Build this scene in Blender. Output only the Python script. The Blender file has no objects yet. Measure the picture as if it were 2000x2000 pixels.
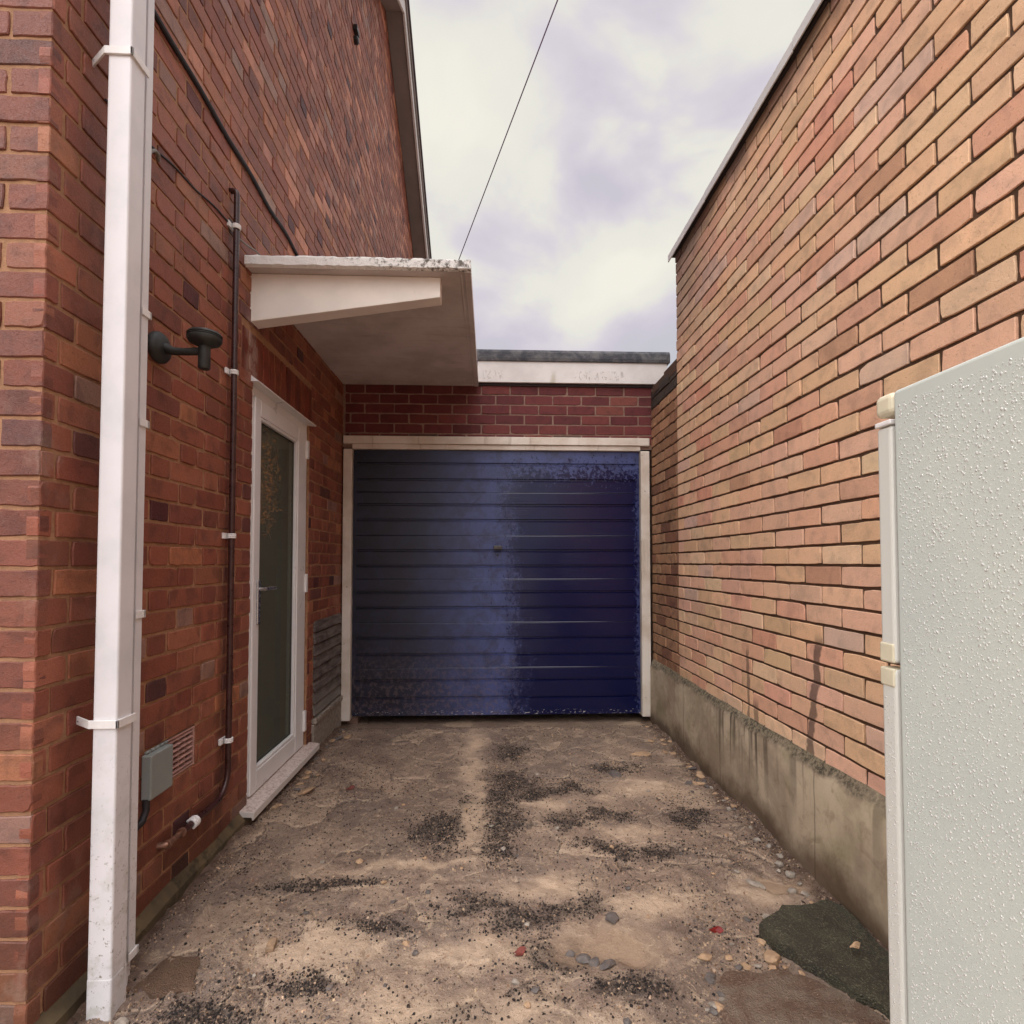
import bpy, bmesh, math, random
import numpy as np
from mathutils import Vector, Matrix
R = math.radians
rng = np.random.default_rng(7)
random.seed(7)
S = bpy.context.scene
COL = S.collection

# ------------------------------------------------------------------ camera
cd = bpy.data.cameras.new("camera"); cam = bpy.data.objects.new("camera", cd); COL.objects.link(cam)
cam.location = (0, 0, 1.21)
cam.rotation_euler = (R(90 + 1.74), 0, R(-2.3))
cd.sensor_width = 36; cd.lens = 1055 / 2000 * 36; cd.shift_y = 0.03346
cd.clip_start = 0.02; cd.clip_end = 600
S.camera = cam

# ------------------------------------------------------------------ sky
SUN_ELEV, SUN_AZ = 58, 212          # degrees; azimuth clockwise from +Y
W = bpy.data.worlds.new("World"); S.world = W; W.use_nodes = True
nt = W.node_tree; N = nt.nodes; Lk = nt.links
bg = N["Background"]; bg.inputs[1].default_value = 0.1
sky = N.new("ShaderNodeTexSky"); sky.sky_type = 'NISHITA'; sky.sun_disc = False
sky.sun_elevation = R(SUN_ELEV); sky.sun_rotation = R(SUN_AZ); sky.air_density = 1; sky.dust_density = 3
tc = N.new("ShaderNodeTexCoord")
mp = N.new("ShaderNodeMapping"); mp.inputs["Scale"].default_value = (1.0, 1.0, 1.5); mp.inputs["Location"].default_value = (0.35, 0.0, 0.25)
Lk.new(tc.outputs["Generated"], mp.inputs[0])
nz = N.new("ShaderNodeTexNoise"); nz.inputs["Scale"].default_value = 3.4; nz.inputs["Detail"].default_value = 5
nz.inputs["Roughness"].default_value = 0.47; nz.inputs["Distortion"].default_value = 0.25
Lk.new(mp.outputs[0], nz.inputs["Vector"])
# the larger cloud masses: bright gaps (+) and thick patches (-), each by its direction in the sky
val = nz.outputs[0]
for d_, wt, sg in [((-0.074, 0.77, 0.633), 0.1, 0.16), ((-0.034, 0.726, 0.687), 0.07, 0.12), ((0.076, 0.803, 0.591), 0.05, 0.12), ((0.221, 0.864, 0.453), 0.13, 0.085), ((0.077, 0.914, 0.398), 0.1, 0.1), ((0.294, 0.874, 0.388), -0.05, 0.07), ((0.157, 0.691, 0.705), -0.07, 0.18), ((0.288, 0.697, 0.657), -0.06, 0.2), ((0.179, 0.791, 0.585), -0.03, 0.11), ((0.03, 0.876, 0.482), -0.07, 0.09), ((0.248, 0.805, 0.539), -0.05, 0.1)]:
    di = N.new("ShaderNodeVectorMath"); di.operation = 'DISTANCE'; Lk.new(tc.outputs["Generated"], di.inputs[0]); di.inputs[1].default_value = d_
    ad = N.new("ShaderNodeMath"); ad.operation = 'MULTIPLY_ADD'; ad.inputs[1].default_value = .22; Lk.new(nz.outputs[0], ad.inputs[0]); Lk.new(di.outputs["Value"], ad.inputs[2])
    m_ = N.new("ShaderNodeMapRange"); m_.interpolation_type = 'SMOOTHERSTEP'; Lk.new(ad.outputs[0], m_.inputs[0])
    m_.inputs[1].default_value = .11 + sg * 2.0; m_.inputs[2].default_value = .10; m_.inputs[3].default_value = 0; m_.inputs[4].default_value = wt
    ad = N.new("ShaderNodeMath"); Lk.new(val, ad.inputs[0]); Lk.new(m_.outputs[0], ad.inputs[1]); val = ad.outputs[0]
cr = N.new("ShaderNodeValToRGB"); Lk.new(val, cr.inputs[0])
e = cr.color_ramp.elements
e[0].position = 0.34; e[0].color = (0.50, 0.515, 0.545, 1)
e[1].position = 0.70; e[1].color = (0.83, 0.80, 0.71, 1)
for p_, c_ in ((0.45, (0.57, 0.535, 0.605, 1)), (0.52, (0.655, 0.615, 0.66, 1)), (0.58, (0.75, 0.735, 0.67, 1))): x = e.new(p_); x.color = c_
# overcast sky: brighter overhead and towards the hidden sun, as a real cloud deck is
sx, sy, sz = math.sin(R(SUN_AZ)) * math.cos(R(SUN_ELEV)), math.cos(R(SUN_AZ)) * math.cos(R(SUN_ELEV)), math.sin(R(SUN_ELEV))
dp = N.new("ShaderNodeVectorMath"); dp.operation = 'DOT_PRODUCT'
Lk.new(tc.outputs["Generated"], dp.inputs[0]); dp.inputs[1].default_value = (sx, sy, sz)
mr = N.new("ShaderNodeMapRange"); mr.interpolation_type = 'SMOOTHSTEP'
Lk.new(dp.outputs["Value"], mr.inputs[0]); mr.inputs[1].default_value = 0.45; mr.inputs[2].default_value = 1.0
mr.inputs[3].default_value = 9.7; mr.inputs[4].default_value = 47.0
vs = N.new("ShaderNodeVectorMath"); vs.operation = 'SCALE'
Lk.new(cr.outputs[0], vs.inputs[0]); Lk.new(mr.outputs[0], vs.inputs["Scale"])
mx = N.new("ShaderNodeMix"); mx.data_type = 'RGBA'; mx.inputs[0].default_value = 0.96
Lk.new(sky.outputs[0], mx.inputs[6]); Lk.new(vs.outputs[0], mx.inputs[7]); Lk.new(mx.outputs[2], bg.inputs[0])

# ------------------------------------------------------------------ soft overcast sun, exposure
sd = bpy.data.lights.new("sun", 'SUN'); sun = bpy.data.objects.new("sun", sd); COL.objects.link(sun)
sd.energy = 0.8; sd.angle = R(75); sd.color = (1.0, 0.97, 0.93)
sun.rotation_euler = Vector((-sx, -sy, -sz)).to_track_quat('-Z', 'Y').to_euler()
sun.location = (-3, -4, 9)
S.view_settings.view_transform = 'Standard'; S.view_settings.look = 'None'
S.view_settings.exposure = 0.2; S.view_settings.gamma = 1; S.view_settings.use_curve_mapping = False
S.cycles.max_bounces = 8; S.cycles.diffuse_bounces = 5; S.cycles.use_denoising = True

# ------------------------------------------------------------------ helpers
WL = {}                                             # world origin of every parent
def lin(r, g, b, k=1.0):
    f = lambda c: (c / 255 / 12.92 if c / 255 <= .04045 else ((c / 255 + .055) / 1.055) ** 2.4) * k
    return (f(r), f(g), f(b), 1.0)

class MB:
    def __init__(s): s.v = []; s.f = []; s.m = []
    def add(s, vs, fs, m=0):
        o = len(s.v); s.v += [tuple(map(float, v)) for v in vs]
        s.f += [tuple(i + o for i in f) for f in fs]; s.m += [m] * len(fs); return s
    def box(s, x0, x1, y0, y1, z0, z1, m=0):
        v = [(x0,y0,z0),(x1,y0,z0),(x1,y1,z0),(x0,y1,z0),(x0,y0,z1),(x1,y0,z1),(x1,y1,z1),(x0,y1,z1)]
        return s.add(v, [(0,3,2,1),(4,5,6,7),(0,1,5,4),(1,2,6,5),(2,3,7,6),(3,0,4,7)], m)
    def prism(s, poly, axis, a0, a1, m=0):
        """polygon in the two other axes, extruded along axis"""
        n = len(poly)
        def P(p, a):
            if axis == 'x': return (a, p[0], p[1])
            if axis == 'y': return (p[0], a, p[1])
            return (p[0], p[1], a)
        v = [P(p, a0) for p in poly] + [P(p, a1) for p in poly]
        f = [tuple(range(n))[::-1], tuple(range(n, 2*n))] + [(i, (i+1) % n, (i+1) % n + n, i + n) for i in range(n)]
        return s.add(v, f, m)
    def tube(s, path, r, n=10, m=0, cap=True):
        path = [Vector(p) for p in path]; rings = []; up = Vector((0, 0, 1))
        rr = r if hasattr(r, '__len__') else [r] * len(path)
        prev = None
        for i, p in enumerate(path):
            d = (path[min(i+1, len(path)-1)] - path[max(i-1, 0)]).normalized()
            if prev is None:
                a = d.cross(up)
                if a.length < 1e-3: a = d.cross(Vector((1, 0, 0)))
            else:
                a = prev - d * prev.dot(d)
            a.normalize(); prev = a; b = d.cross(a)
            rings.append([p + (a * math.cos(2*math.pi*k/n) + b * math.sin(2*math.pi*k/n)) * rr[i] for k in range(n)])
        v = [q for ring in rings for q in ring]; f = []
        for i in range(len(path) - 1):
            for k in range(n):
                f.append((i*n+k, i*n+(k+1) % n, (i+1)*n+(k+1) % n, (i+1)*n+k))
        if cap: f += [tuple(range(n))[::-1], tuple(range((len(path)-1)*n, len(path)*n))]
        return s.add(v, f, m)
    def lathe(s, prof, c, axis=(0, 0, 1), n=24, m=0):
        """profile of (radius, height) turned about an axis through c"""
        q = Vector((0, 0, 1)).rotation_difference(Vector(axis)); c = Vector(c)
        v = []; f = []
        for r, h in prof:
            v += [c + q @ Vector((r*math.cos(2*math.pi*k/n), r*math.sin(2*math.pi*k/n), h)) for k in range(n)]
        for i in range(len(prof)-1):
            for k in range(n):
                f.append((i*n+k, i*n+(k+1) % n, (i+1)*n+(k+1) % n, (i+1)*n+k))
        f += [tuple(range(n))[::-1], tuple(range((len(prof)-1)*n, len(prof)*n))]
        return s.add(v, f, m)

def props(o, label=None, cat=None, group=None, kind=None):
    for k, v in (("label", label), ("category", cat), ("group", group), ("kind", kind)):
        if v: o[k] = v
    return o
def thing(name, loc, label, cat, group=None):
    o = bpy.data.objects.new(name, None); COL.objects.link(o); o.location = loc; o.empty_display_size = .1
    WL[o.name] = Vector(loc); return props(o, label, cat, group)
def link(name, me, mats, parent=None, origin=None):
    o = bpy.data.objects.new(name, me); COL.objects.link(o)
    for m in (mats if isinstance(mats, (list, tuple)) else [mats]): me.materials.append(m)
    base = WL[parent.name] if parent else Vector((0, 0, 0))
    if origin is not None: o.location = Vector(origin) - base; base = Vector(origin)
    WL[o.name] = base
    if parent: o.parent = parent
    if base.length > 0: me.transform(Matrix.Translation(-base))
    return o
def obj(name, mb, mats, parent=None, bevel=0, smooth=False, origin=None, seg=2, wn=False):
    me = bpy.data.meshes.new(name); me.from_pydata(mb.v, [], mb.f); me.polygons.foreach_set("material_index", mb.m)
    bm = bmesh.new(); bm.from_mesh(me)
    bmesh.ops.recalc_face_normals(bm, faces=bm.faces)
    if bevel:
        es = [ed for ed in bm.edges if len(ed.link_faces) == 2 and ed.calc_face_angle(0) > R(28)]
        bmesh.ops.bevel(bm, geom=es, offset=bevel, segments=seg, profile=.5, affect='EDGES', clamp_overlap=True)
    bm.to_mesh(me); bm.free()
    if smooth:
        me.shade_smooth()
        me.set_sharp_from_angle(angle=R(40)) if hasattr(me, "set_sharp_from_angle") else None
    me.update()
    return link(name, me, mats, parent, origin)
def np_mesh(name, co, quads, mats, parent=None, ngons=None, midx=None, attrs=None, smooth=False, origin=None):
    me = bpy.data.meshes.new(name)
    nq = len(quads); nn = 0 if ngons is None else len(ngons)
    k = 0 if ngons is None else ngons.shape[1]
    me.vertices.add(len(co)); me.vertices.foreach_set("co", np.asarray(co, np.float32).ravel())
    tot = nq * 4 + nn * k
    me.loops.add(tot); me.polygons.add(nq + nn)
    li = np.concatenate([quads.ravel()] + ([ngons.ravel()] if nn else [])).astype(np.int32)
    me.loops.foreach_set("vertex_index", li)
    st = np.concatenate([np.arange(nq) * 4, nq * 4 + np.arange(nn) * k]).astype(np.int32)
    me.polygons.foreach_set("loop_start", st)
    if midx is not None: me.polygons.foreach_set("material_index", np.asarray(midx, np.int32))
    me.update(calc_edges=True); me.validate()
    for an, arr in (attrs or {}).items():
        a = me.attributes.new(an, 'FLOAT_COLOR', 'POINT'); a.data.foreach_set("color", np.asarray(arr, np.float32).ravel())
    me.shade_smooth() if smooth else me.shade_flat()
    return link(name, me, mats, parent, origin)

# ------------------------------------------------------------------ materials
class M:
    """small node-graph builder"""
    def __init__(s, name):
        s.m = bpy.data.materials.new(name); s.m.use_nodes = True; s.t = s.m.node_tree; s.n = s.t.nodes
        s.b = s.n["Principled BSDF"]; s._pos = None
    def pos(s, scale=(1, 1, 1), loc=(0, 0, 0)):
        if s._pos is None: s._pos = s.n.new("ShaderNodeNewGeometry").outputs["Position"]
        p = s.n.new("ShaderNodeMapping"); p.inputs["Scale"].default_value = scale; p.inputs["Location"].default_value = loc
        s.t.links.new(s._pos, p.inputs[0]); return p.outputs[0]
    def noise(s, scale, detail=3, rough=.5, dist=0, vec=None, st=(1, 1, 1), loc=(0, 0, 0)):
        n = s.n.new("ShaderNodeTexNoise"); n.inputs["Scale"].default_value = scale; n.inputs["Detail"].default_value = detail
        n.inputs["Roughness"].default_value = rough; n.inputs["Distortion"].default_value = dist
        s.t.links.new(vec if vec is not None else s.pos(st, loc), n.inputs["Vector"]); return n.outputs[0]
    def voro(s, scale, feat='F1', st=(1, 1, 1), out="Distance", rand=1):
        n = s.n.new("ShaderNodeTexVoronoi"); n.feature = feat; n.inputs["Scale"].default_value = scale; n.inputs["Randomness"].default_value = rand
        s.t.links.new(s.pos(st), n.inputs["Vector"]); return n.outputs[out]
    def ramp(s, v, a, b, lo=0.0, hi=1.0, smooth=True):
        n = s.n.new("ShaderNodeMapRange"); n.inputs[1].default_value = a; n.inputs[2].default_value = b
        n.inputs[3].default_value = lo; n.inputs[4].default_value = hi
        if smooth: n.interpolation_type = 'SMOOTHSTEP'
        s.t.links.new(v, n.inputs[0]); return n.outputs[0]
    def math(s, op, a, b=0.5):
        n = s.n.new("ShaderNodeMath"); n.operation = op
        for i, q in enumerate((a, b)):
            if isinstance(q, (int, float)): n.inputs[i].default_value = q
            else: s.t.links.new(q, n.inputs[i])
        return n.outputs[0]
    def mix(s, fac, a, b, mode='MIX'):
        n = s.n.new("ShaderNodeMix"); n.data_type = 'RGBA'; n.blend_type = mode
        for i, q in ((0, fac), (6, a), (7, b)):
            if isinstance(q, (int, float)): n.inputs[i].default_value = q
            elif isinstance(q, tuple): n.inputs[i].default_value = q if len(q) == 4 else q + (1,)
            else: s.t.links.new(q, n.inputs[i])
        return n.outputs[2]
    def axis(s, k):
        n = s.n.new("ShaderNodeSeparateXYZ"); s.pos(); s.t.links.new(s._pos, n.inputs[0]); return n.outputs[k]
    def attr(s, name, out="Color"):
        n = s.n.new("ShaderNodeAttribute"); n.attribute_name = name; return n.outputs[out]
    def set(s, color=None, rough=None, bump=None, bs=.3, bd=.01, **kw):
        def put(sock, v):
            if v is None: return
            if isinstance(v, (int, float, tuple)): s.b.inputs[sock].default_value = v
            else: s.t.links.new(v, s.b.inputs[sock])
        put("Base Color", color); put("Roughness", rough)
        for k, v in kw.items(): put(k.replace("_", " "), v)
        if bump is not None:
            n = s.n.new("ShaderNodeBump"); n.inputs["Strength"].default_value = bs; n.inputs["Distance"].default_value = bd
            s.t.links.new(bump, n.inputs["Height"]); s.t.links.new(n.outputs[0], s.b.inputs["Normal"])
        return s.m

def mat_brick(name, blotch=.35, grain=260, stains=None, rg=(.72, .95)):
    a = M(name); tone = a.attr("tone"); idv = a.attr("tone", "Alpha")
    # each brick samples its own piece of the texture
    cmb = a.n.new("ShaderNodeVectorMath"); cmb.operation = 'ADD'; a.pos(); a.t.links.new(a._pos, cmb.inputs[0])
    cx = a.n.new("ShaderNodeCombineXYZ"); w = a.math('MULTIPLY', idv, 57.0)
    for i in range(3): a.t.links.new(w, cx.inputs[i])
    a.t.links.new(cx.outputs[0], cmb.inputs[1]); v = cmb.outputs[0]
    soft = a.noise(14, 3, .55, .4, vec=v)
    c = a.mix(a.ramp(soft, .35, .68, 0, blotch), tone, a.mix(1.0, tone, (1.32, 1.25, 1.2), 'MULTIPLY'))
    c = a.mix(a.ramp(soft, .5, .3, 0, blotch * 1.1), c, a.mix(1.0, tone, (.55, .52, .55), 'MULTIPLY'))
    sp = a.noise(grain, 2, .6, vec=v)
    pit = a.ramp(a.noise(95, 4, .75, vec=v), .60, .70)
    c = a.mix(a.math('MULTIPLY', pit, .4), c, a.mix(1.0, tone, (.42, .38, .38), 'MULTIPLY'))
    c = a.mix(a.ramp(sp, .6, .72, 0, .5), c, a.mix(1.0, tone, (.4, .38, .4), 'MULTIPLY'))
    c = a.mix(a.ramp(sp, .36, .25, 0, .35), c, a.mix(1.0, tone, (1.6, 1.6, 1.55), 'MULTIPLY'))
    grime = a.noise(1.7, 5, .6)
    c = a.mix(a.ramp(grime, .55, .75, 0, .22), c, a.mix(1.0, c, (.62, .6, .58), 'MULTIPLY'))
    if stains: c = stains(a, c)
    h = a.math('ADD', a.noise(60, 4, .65, vec=v), a.math('MULTIPLY', a.noise(420, 2, .6, vec=v), .6)); h = a.math('SUBTRACT', h, a.math('MULTIPLY', pit, .5))
    return a.set(c, a.ramp(sp, .3, .7, rg[0], rg[1]), h, .6, .004)
def mat_mortar(name, col, dark=.5):
    a = M(name); n1 = a.noise(35, 5, .65); n2 = a.noise(320, 3, .6); g = a.noise(2.2, 4, .6)
    c = a.mix(a.ramp(n1, .35, .7, 0, .7), col, tuple(q * .62 for q in col[:3]) + (1,))
    c = a.mix(a.ramp(g, .5, .7, 0, dark), c, tuple(q * .35 for q in col[:3]) + (1,))
    return a.set(c, .95, a.math('ADD', n1, n2), .6, .004)
def mat_plain(name, col, rough=.5, mottle=.12, scale=20, bump=.0, dirt=None, **kw):
    a = M(name); n1 = a.noise(scale, 4, .6)
    c = a.mix(a.ramp(n1, .35, .7, 0, 1), tuple(q * (1 - mottle) for q in col[:3]) + (1,), tuple(min(1, q * (1 + mottle)) for q in col[:3]) + (1,))
    if dirt:
        d = a.noise(dirt[0], 5, .65); c = a.mix(a.ramp(d, dirt[1], dirt[1] + .14, 0, dirt[2]), c, dirt[3])
    r = a.ramp(n1, .3, .7, max(0, rough - .08), min(1, rough + .08))
    return a.set(c, r, a.noise(scale * 6, 3, .6) if bump else None, bump, .003, **kw)

def right_stains(a, c):
    """dark wet runs below missing pointing, and grey lichen near the far top corner"""
    y = a.axis(1); z = a.axis(2)
    wob = a.math('MULTIPLY', a.math('SUBTRACT', a.noise(9, 3, .6), .5), .07)
    for yc, half, z0, z1, k in ((2.075, .026, .40, .93, .72), (2.61, .018, .42, .80, .6), (2.53, .03, .43, .56, .6)):
        yy = a.math('ADD', y, wob)
        if yc == 2.075: yy = a.math('ADD', yy, a.math('MULTIPLY', a.math('SUBTRACT', z, .66), .16))
        d = a.math('ABSOLUTE', a.math('SUBTRACT', yy, yc))
        m = a.math('MULTIPLY', a.ramp(d, half, half * .6, 0, 1), a.math('MULTIPLY', a.ramp(z, z1 + .02, z1 - .05, 0, 1), a.ramp(z, z0 - .03, z0, 0, 1)))
        c = a.mix(a.math('MULTIPLY', m, k), c, lin(58, 45, 44))
    far = a.math('MULTIPLY', a.ramp(y, 2.7, 3.5), a.ramp(a.math('ADD', z, a.math('MULTIPLY', a.noise(4, 4, .6), 1.0)), 2.9, 3.6))
    c = a.mix(a.math('MULTIPLY', far, .62), c, lin(92, 80, 80))
    top = a.ramp(a.math('ADD', z, a.math('MULTIPLY', a.noise(6, 4, .6), .3)), 3.28, 3.42)  # darker band just below the coping
    c = a.mix(a.math('MULTIPLY', top, .55), c, lin(70, 60, 62))
    return c
def left_stains(a, c):
    z = a.axis(2); y = a.axis(1)
    damp = a.ramp(a.math('ADD', z, a.math('MULTIPLY', a.math('SUBTRACT', a.noise(3.5, 5, .65), .5), .9)), .42, .05)
    c = a.mix(a.math('MULTIPLY', damp, .55), c, lin(66, 42, 26))
    ef = a.math('MULTIPLY', a.ramp(a.noise(5, 5, .7, st=(1, 1, .6)), .56, .72), a.ramp(y, 2.0, 1.4))
    c = a.mix(a.math('MULTIPLY', ef, .5), c, lin(150, 122, 108))
    ru = a.math('MULTIPLY', a.ramp(a.math('ABSOLUTE', a.math('SUBTRACT', a.math('ADD', y, a.math('MULTIPLY', a.noise(6, 3), .06)), 2.385)), .05, .015), a.ramp(z, 2.0, .5))
    c = a.mix(a.math('MULTIPLY', ru, .5), c, lin(80, 44, 30))
    m = a.math('MULTIPLY', a.ramp(a.math('ABSOLUTE', a.math('SUBTRACT', y, 2.60)), .09, .03), a.math('MULTIPLY', a.ramp(z, 2.02, 2.12), a.ramp(z, 2.42, 2.33)))
    return a.mix(a.math('MULTIPLY', a.math('MULTIPLY', m, a.ramp(a.noise(18, 4, .6), .4, .55)), .6), c, lin(168, 142, 130))

m_brickL = mat_brick("red_brick", .5, 260, left_stains, (.48, .7))
m_brickR = mat_brick("buff_brick", .28, 300, right_stains)
m_brickG = mat_brick("maroon_brick", .4)
m_brickO = mat_brick("old_buff_brick", .5)
m_mortL = mat_mortar("tan_mortar", lin(172, 130, 98), .45)
m_mortR = mat_mortar("brown_mortar", lin(86, 60, 42), .4)
m_mortG = mat_mortar("pink_grey_mortar", lin(150, 122, 108), .3)

def m_upvc():
    a = M("white_upvc"); z = a.axis(2)
    c = a.mix(a.ramp(a.noise(6, 4, .6), .4, .7), lin(224, 222, 224), lin(212, 212, 214))
    sp = a.noise(95, 3, .7); lo = a.ramp(a.math('ADD', z, a.math('MULTIPLY', a.noise(5, 3), .4)), 1.15, .1, 0, 1)
    c = a.mix(a.math('MULTIPLY', a.ramp(sp, .60, .68), lo), c, lin(120, 112, 92))
    c = a.mix(a.math('MULTIPLY', a.ramp(a.noise(22, 4, .6), .5, .65), a.math('MULTIPLY', lo, .35)), c, lin(150, 146, 120))
    return a.set(c, .42, a.noise(9, 2), .05, .003)
m_pipe = m_upvc()
m_frame = mat_plain("door_upvc", lin(228, 226, 225), .35, .03, 7, dirt=(26, .64, .35, lin(150, 135, 115)))
m_clip = mat_plain("white_clip", lin(232, 230, 228), .45, .05, 30)
def m_conc_canopy():
    a = M("painted_concrete"); n = a.noise(3, 5, .6); st = a.noise(5, 5, .65, 1.0, st=(.5, 2.5, 1))
    c = a.mix(a.ramp(n, .35, .7), lin(212, 204, 200), lin(188, 178, 173))
    c = a.mix(a.ramp(st, .55, .75, 0, .45), c, lin(140, 128, 122))
    return a.set(c, .85, a.noise(40, 4, .6), .25, .004)
m_canopy = m_conc_canopy()
m_bracket = mat_plain("cream_paint", lin(236, 229, 220), .7, .05, 5, .12, dirt=(9, .62, .3, lin(170, 155, 140)))
def m_edge_f():
    a = M("flaking_slab_edge"); n = a.noise(42, 5, .7); x = a.axis(0)
    k = a.math('ADD', n, a.ramp(x, -1.15, -.1, -.12, .1))
    c = a.mix(a.ramp(k, .52, .70), lin(228, 226, 222), lin(104, 98, 92))
    return a.set(c, .9, n, .8, .008)
m_edge = m_edge_f()
m_soffit = mat_plain("soffit_grey", lin(128, 118, 114), .7, .08, 4)
m_board = mat_plain("bargeboard_white", lin(205, 200, 198), .55, .06, 4)
m_roof = mat_plain("roof_tile", lin(96, 84, 86), .8, .2, 12, .3)
m_fascia0 = M("fascia_paint")
def m_fascia_f(a):
    # faded illegible marker strokes in the paint near the right end, and a mossy run
    x = a.axis(0); z = a.axis(2)
    c = a.mix(a.ramp(a.noise(5, 4, .6), .35, .7), lin(226, 222, 219), lin(212, 207, 204))
    stroke = a.ramp(a.noise(48, 2, .5, 1.2, st=(1, 1, .55)), .54, .60)
    band = a.math('MULTIPLY', a.ramp(z, 2.625, 2.645), a.ramp(z, 2.715, 2.695))
    xm = a.math('MAXIMUM', a.math('MULTIPLY', a.ramp(x, .62, .68), a.ramp(x, 1.07, 1.03)), a.math('MULTIPLY', a.math('MULTIPLY', a.ramp(x, -.08, -.04), a.ramp(x, .11, .07)), .8))
    c = a.mix(a.math('MULTIPLY', a.math('MULTIPLY', stroke, band), a.math('MULTIPLY', xm, .5)), c, lin(140, 132, 124))
    ms = a.ramp(a.math('ABSOLUTE', a.math('SUBTRACT', a.math('ADD', x, a.math('MULTIPLY', a.noise(14, 2), .05)), .51)), .035, .005)
    c = a.mix(a.math('MULTIPLY', ms, a.ramp(z, 2.74, 2.64, 0, .5)), c, lin(158, 148, 108))
    return a.set(c, .5, a.noise(30, 3), .08, .003)
m_fascia = m_fascia_f(m_fascia0)
def m_felt_f():
    a = M("mineral_felt"); n = a.noise(11, 5, .65, .6)
    c = a.mix(a.ramp(n, .38, .66), lin(62, 64, 72), lin(104, 104, 106))
    c = a.mix(a.ramp(a.noise(260, 2), .55, .7, 0, .5), c, lin(135, 132, 128))
    return a.set(c, .9, a.noise(90, 4, .6), .4, .004)
m_felt = m_felt_f()
def m_timber_f():
    a = M("cream_timber"); g = a.noise(16, 4, .6, .4, st=(1, 1, .12)); n = a.noise(28, 5, .7); n2 = a.noise(4, 4, .6)
    c = a.mix(a.ramp(n2, .35, .68), lin(226, 217, 206), lin(204, 190, 174))
    c = a.mix(a.ramp(g, .58, .7, 0, .35), c, lin(140, 116, 92))
    c = a.mix(a.ramp(n, .67, .71, 0, .85), c, lin(70, 58, 48))
    return a.set(c, .6, a.math('ADD', g, n), .25, .003)
m_timber = m_timber_f()
def m_gdoor_f():
    """navy painted steel: chalky and dry in the lee of the canopy, wet and glossy beyond it"""
    a = M("navy_door_paint"); x = a.axis(0); z = a.axis(2)
    big = a.noise(5, 5, .68, .5); fine = a.noise(34, 5, .7, .6)
    edge = a.math('ADD', a.math('ADD', x, a.math('MULTIPLY', a.math('SUBTRACT', big, .5), .42)), a.math('MULTIPLY', a.math('SUBTRACT', fine, .5), .34))
    edge = a.math('ADD', edge, a.ramp(z, .2, 1.9, -.05, .05, False))
    edge = a.math('ADD', edge, a.math('MULTIPLY', a.math('SUBTRACT', a.noise(26, 4, .6, .3, st=(1, 1, .22)), .5), .22)); dry = a.ramp(edge, .27, .0)
    tb = a.math('ADD', a.math('MULTIPLY', a.math('SUBTRACT', fine, .5), .85), z)      # dry band under the head
    topb = a.ramp(tb, 1.86, 2.0)
    dry = a.math('MAXIMUM', dry, a.math('MULTIPLY', topb, .9))
    rs = a.ramp(a.math('ADD', x, a.math('MULTIPLY', a.math('SUBTRACT', fine, .5), .22)), 1.13, 1.17)
    dry = a.math('MAXIMUM', dry, a.math('MULTIPLY', rs, .55))
    drips = a.ramp(a.noise(40, 4, .65, .3, st=(1, 1, .35)), .60, .68)
    near = a.ramp(x, -.35, .05)
    dry = a.math('MULTIPLY', dry, a.math('SUBTRACT', 1.0, a.math('MULTIPLY', a.math('MULTIPLY', drips, near), .75)))
    chalk = a.mix(a.ramp(a.math('ADD', x, a.math('MULTIPLY', a.math('SUBTRACT', big, .5), .5)), -.8, .2), lin(24, 24, 38), lin(68, 80, 132))
    chalk = a.mix(a.ramp(a.noise(8, 6, .7, .5), .42, .66, 0, .65), chalk, lin(36, 38, 64))
    low = a.math('MULTIPLY', a.ramp(z, .75, .15), a.ramp(a.noise(30, 4, .7), .47, .6))
    chalk = a.mix(a.math('MULTIPLY', low, .4), chalk, lin(112, 92, 92))
    c = a.mix(dry, lin(3, 12, 60), chalk)
    chip = a.math('MULTIPLY', a.ramp(a.noise(70, 4, .7, st=(.6, 1, 1.4)), .60, .63), a.ramp(z, .085, .06))
    fl = a.ramp(a.voro(9, st=(1, 1, 1.6)), .012, .008)
    c = a.mix(a.math('MAXIMUM', a.math('MULTIPLY', chip, .9), a.math('MULTIPLY', fl, .8)), c, lin(206, 200, 196))
    rgh = a.math('ADD', a.ramp(dry, 0, 1, .14, .38), a.math('MULTIPLY', fine, .12))
    grain = a.noise(30, 4, .6, .2, st=(.05, 1, 4.5)); gw = a.ramp(a.noise(2.2, 3, .5, st=(1, 1, 1.2)), .42, .6)
    bump = a.math('ADD', a.math('MULTIPLY', grain, a.math('MULTIPLY', gw, 1.0)), a.math('MULTIPLY', a.noise(3, 3), .6))
    return a.set(c, rgh, bump, .35, .004, Specular_IOR_Level=.55)
m_gdoor = m_gdoor_f()
m_black = mat_plain("black_plastic", lin(30, 29, 30), .4, .15, 40, .05)
m_handle = mat_plain("worn_handle", lin(70, 63, 57), .3, .25, 60)
m_dark = mat_plain("dark_void", (.006, .006, .006, 1), .9, .1)
m_lamp = mat_plain("weathered_black_metal", lin(46, 48, 46), .55, .35, 26, .2)
m_cream_pl = mat_plain("cream_plastic", lin(216, 208, 182), .45, .06, 30)
m_disc = mat_plain("lamp_insert", lin(226, 214, 188), .5, .05, 30)
m_grey_pl = mat_plain("grey_plastic", lin(138, 144, 140), .5, .06, 14, dirt=(30, .62, .3, lin(110, 104, 94)))
m_copper = mat_plain("brown_pipe", lin(60, 32, 30), .32, .25, 22)
m_brass = mat_plain("dull_copper", lin(142, 104, 86), .4, .3, 60, Metallic=.5)
m_cable = mat_plain("black_cable", lin(34, 30, 32), .6, .2, 40)
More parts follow.
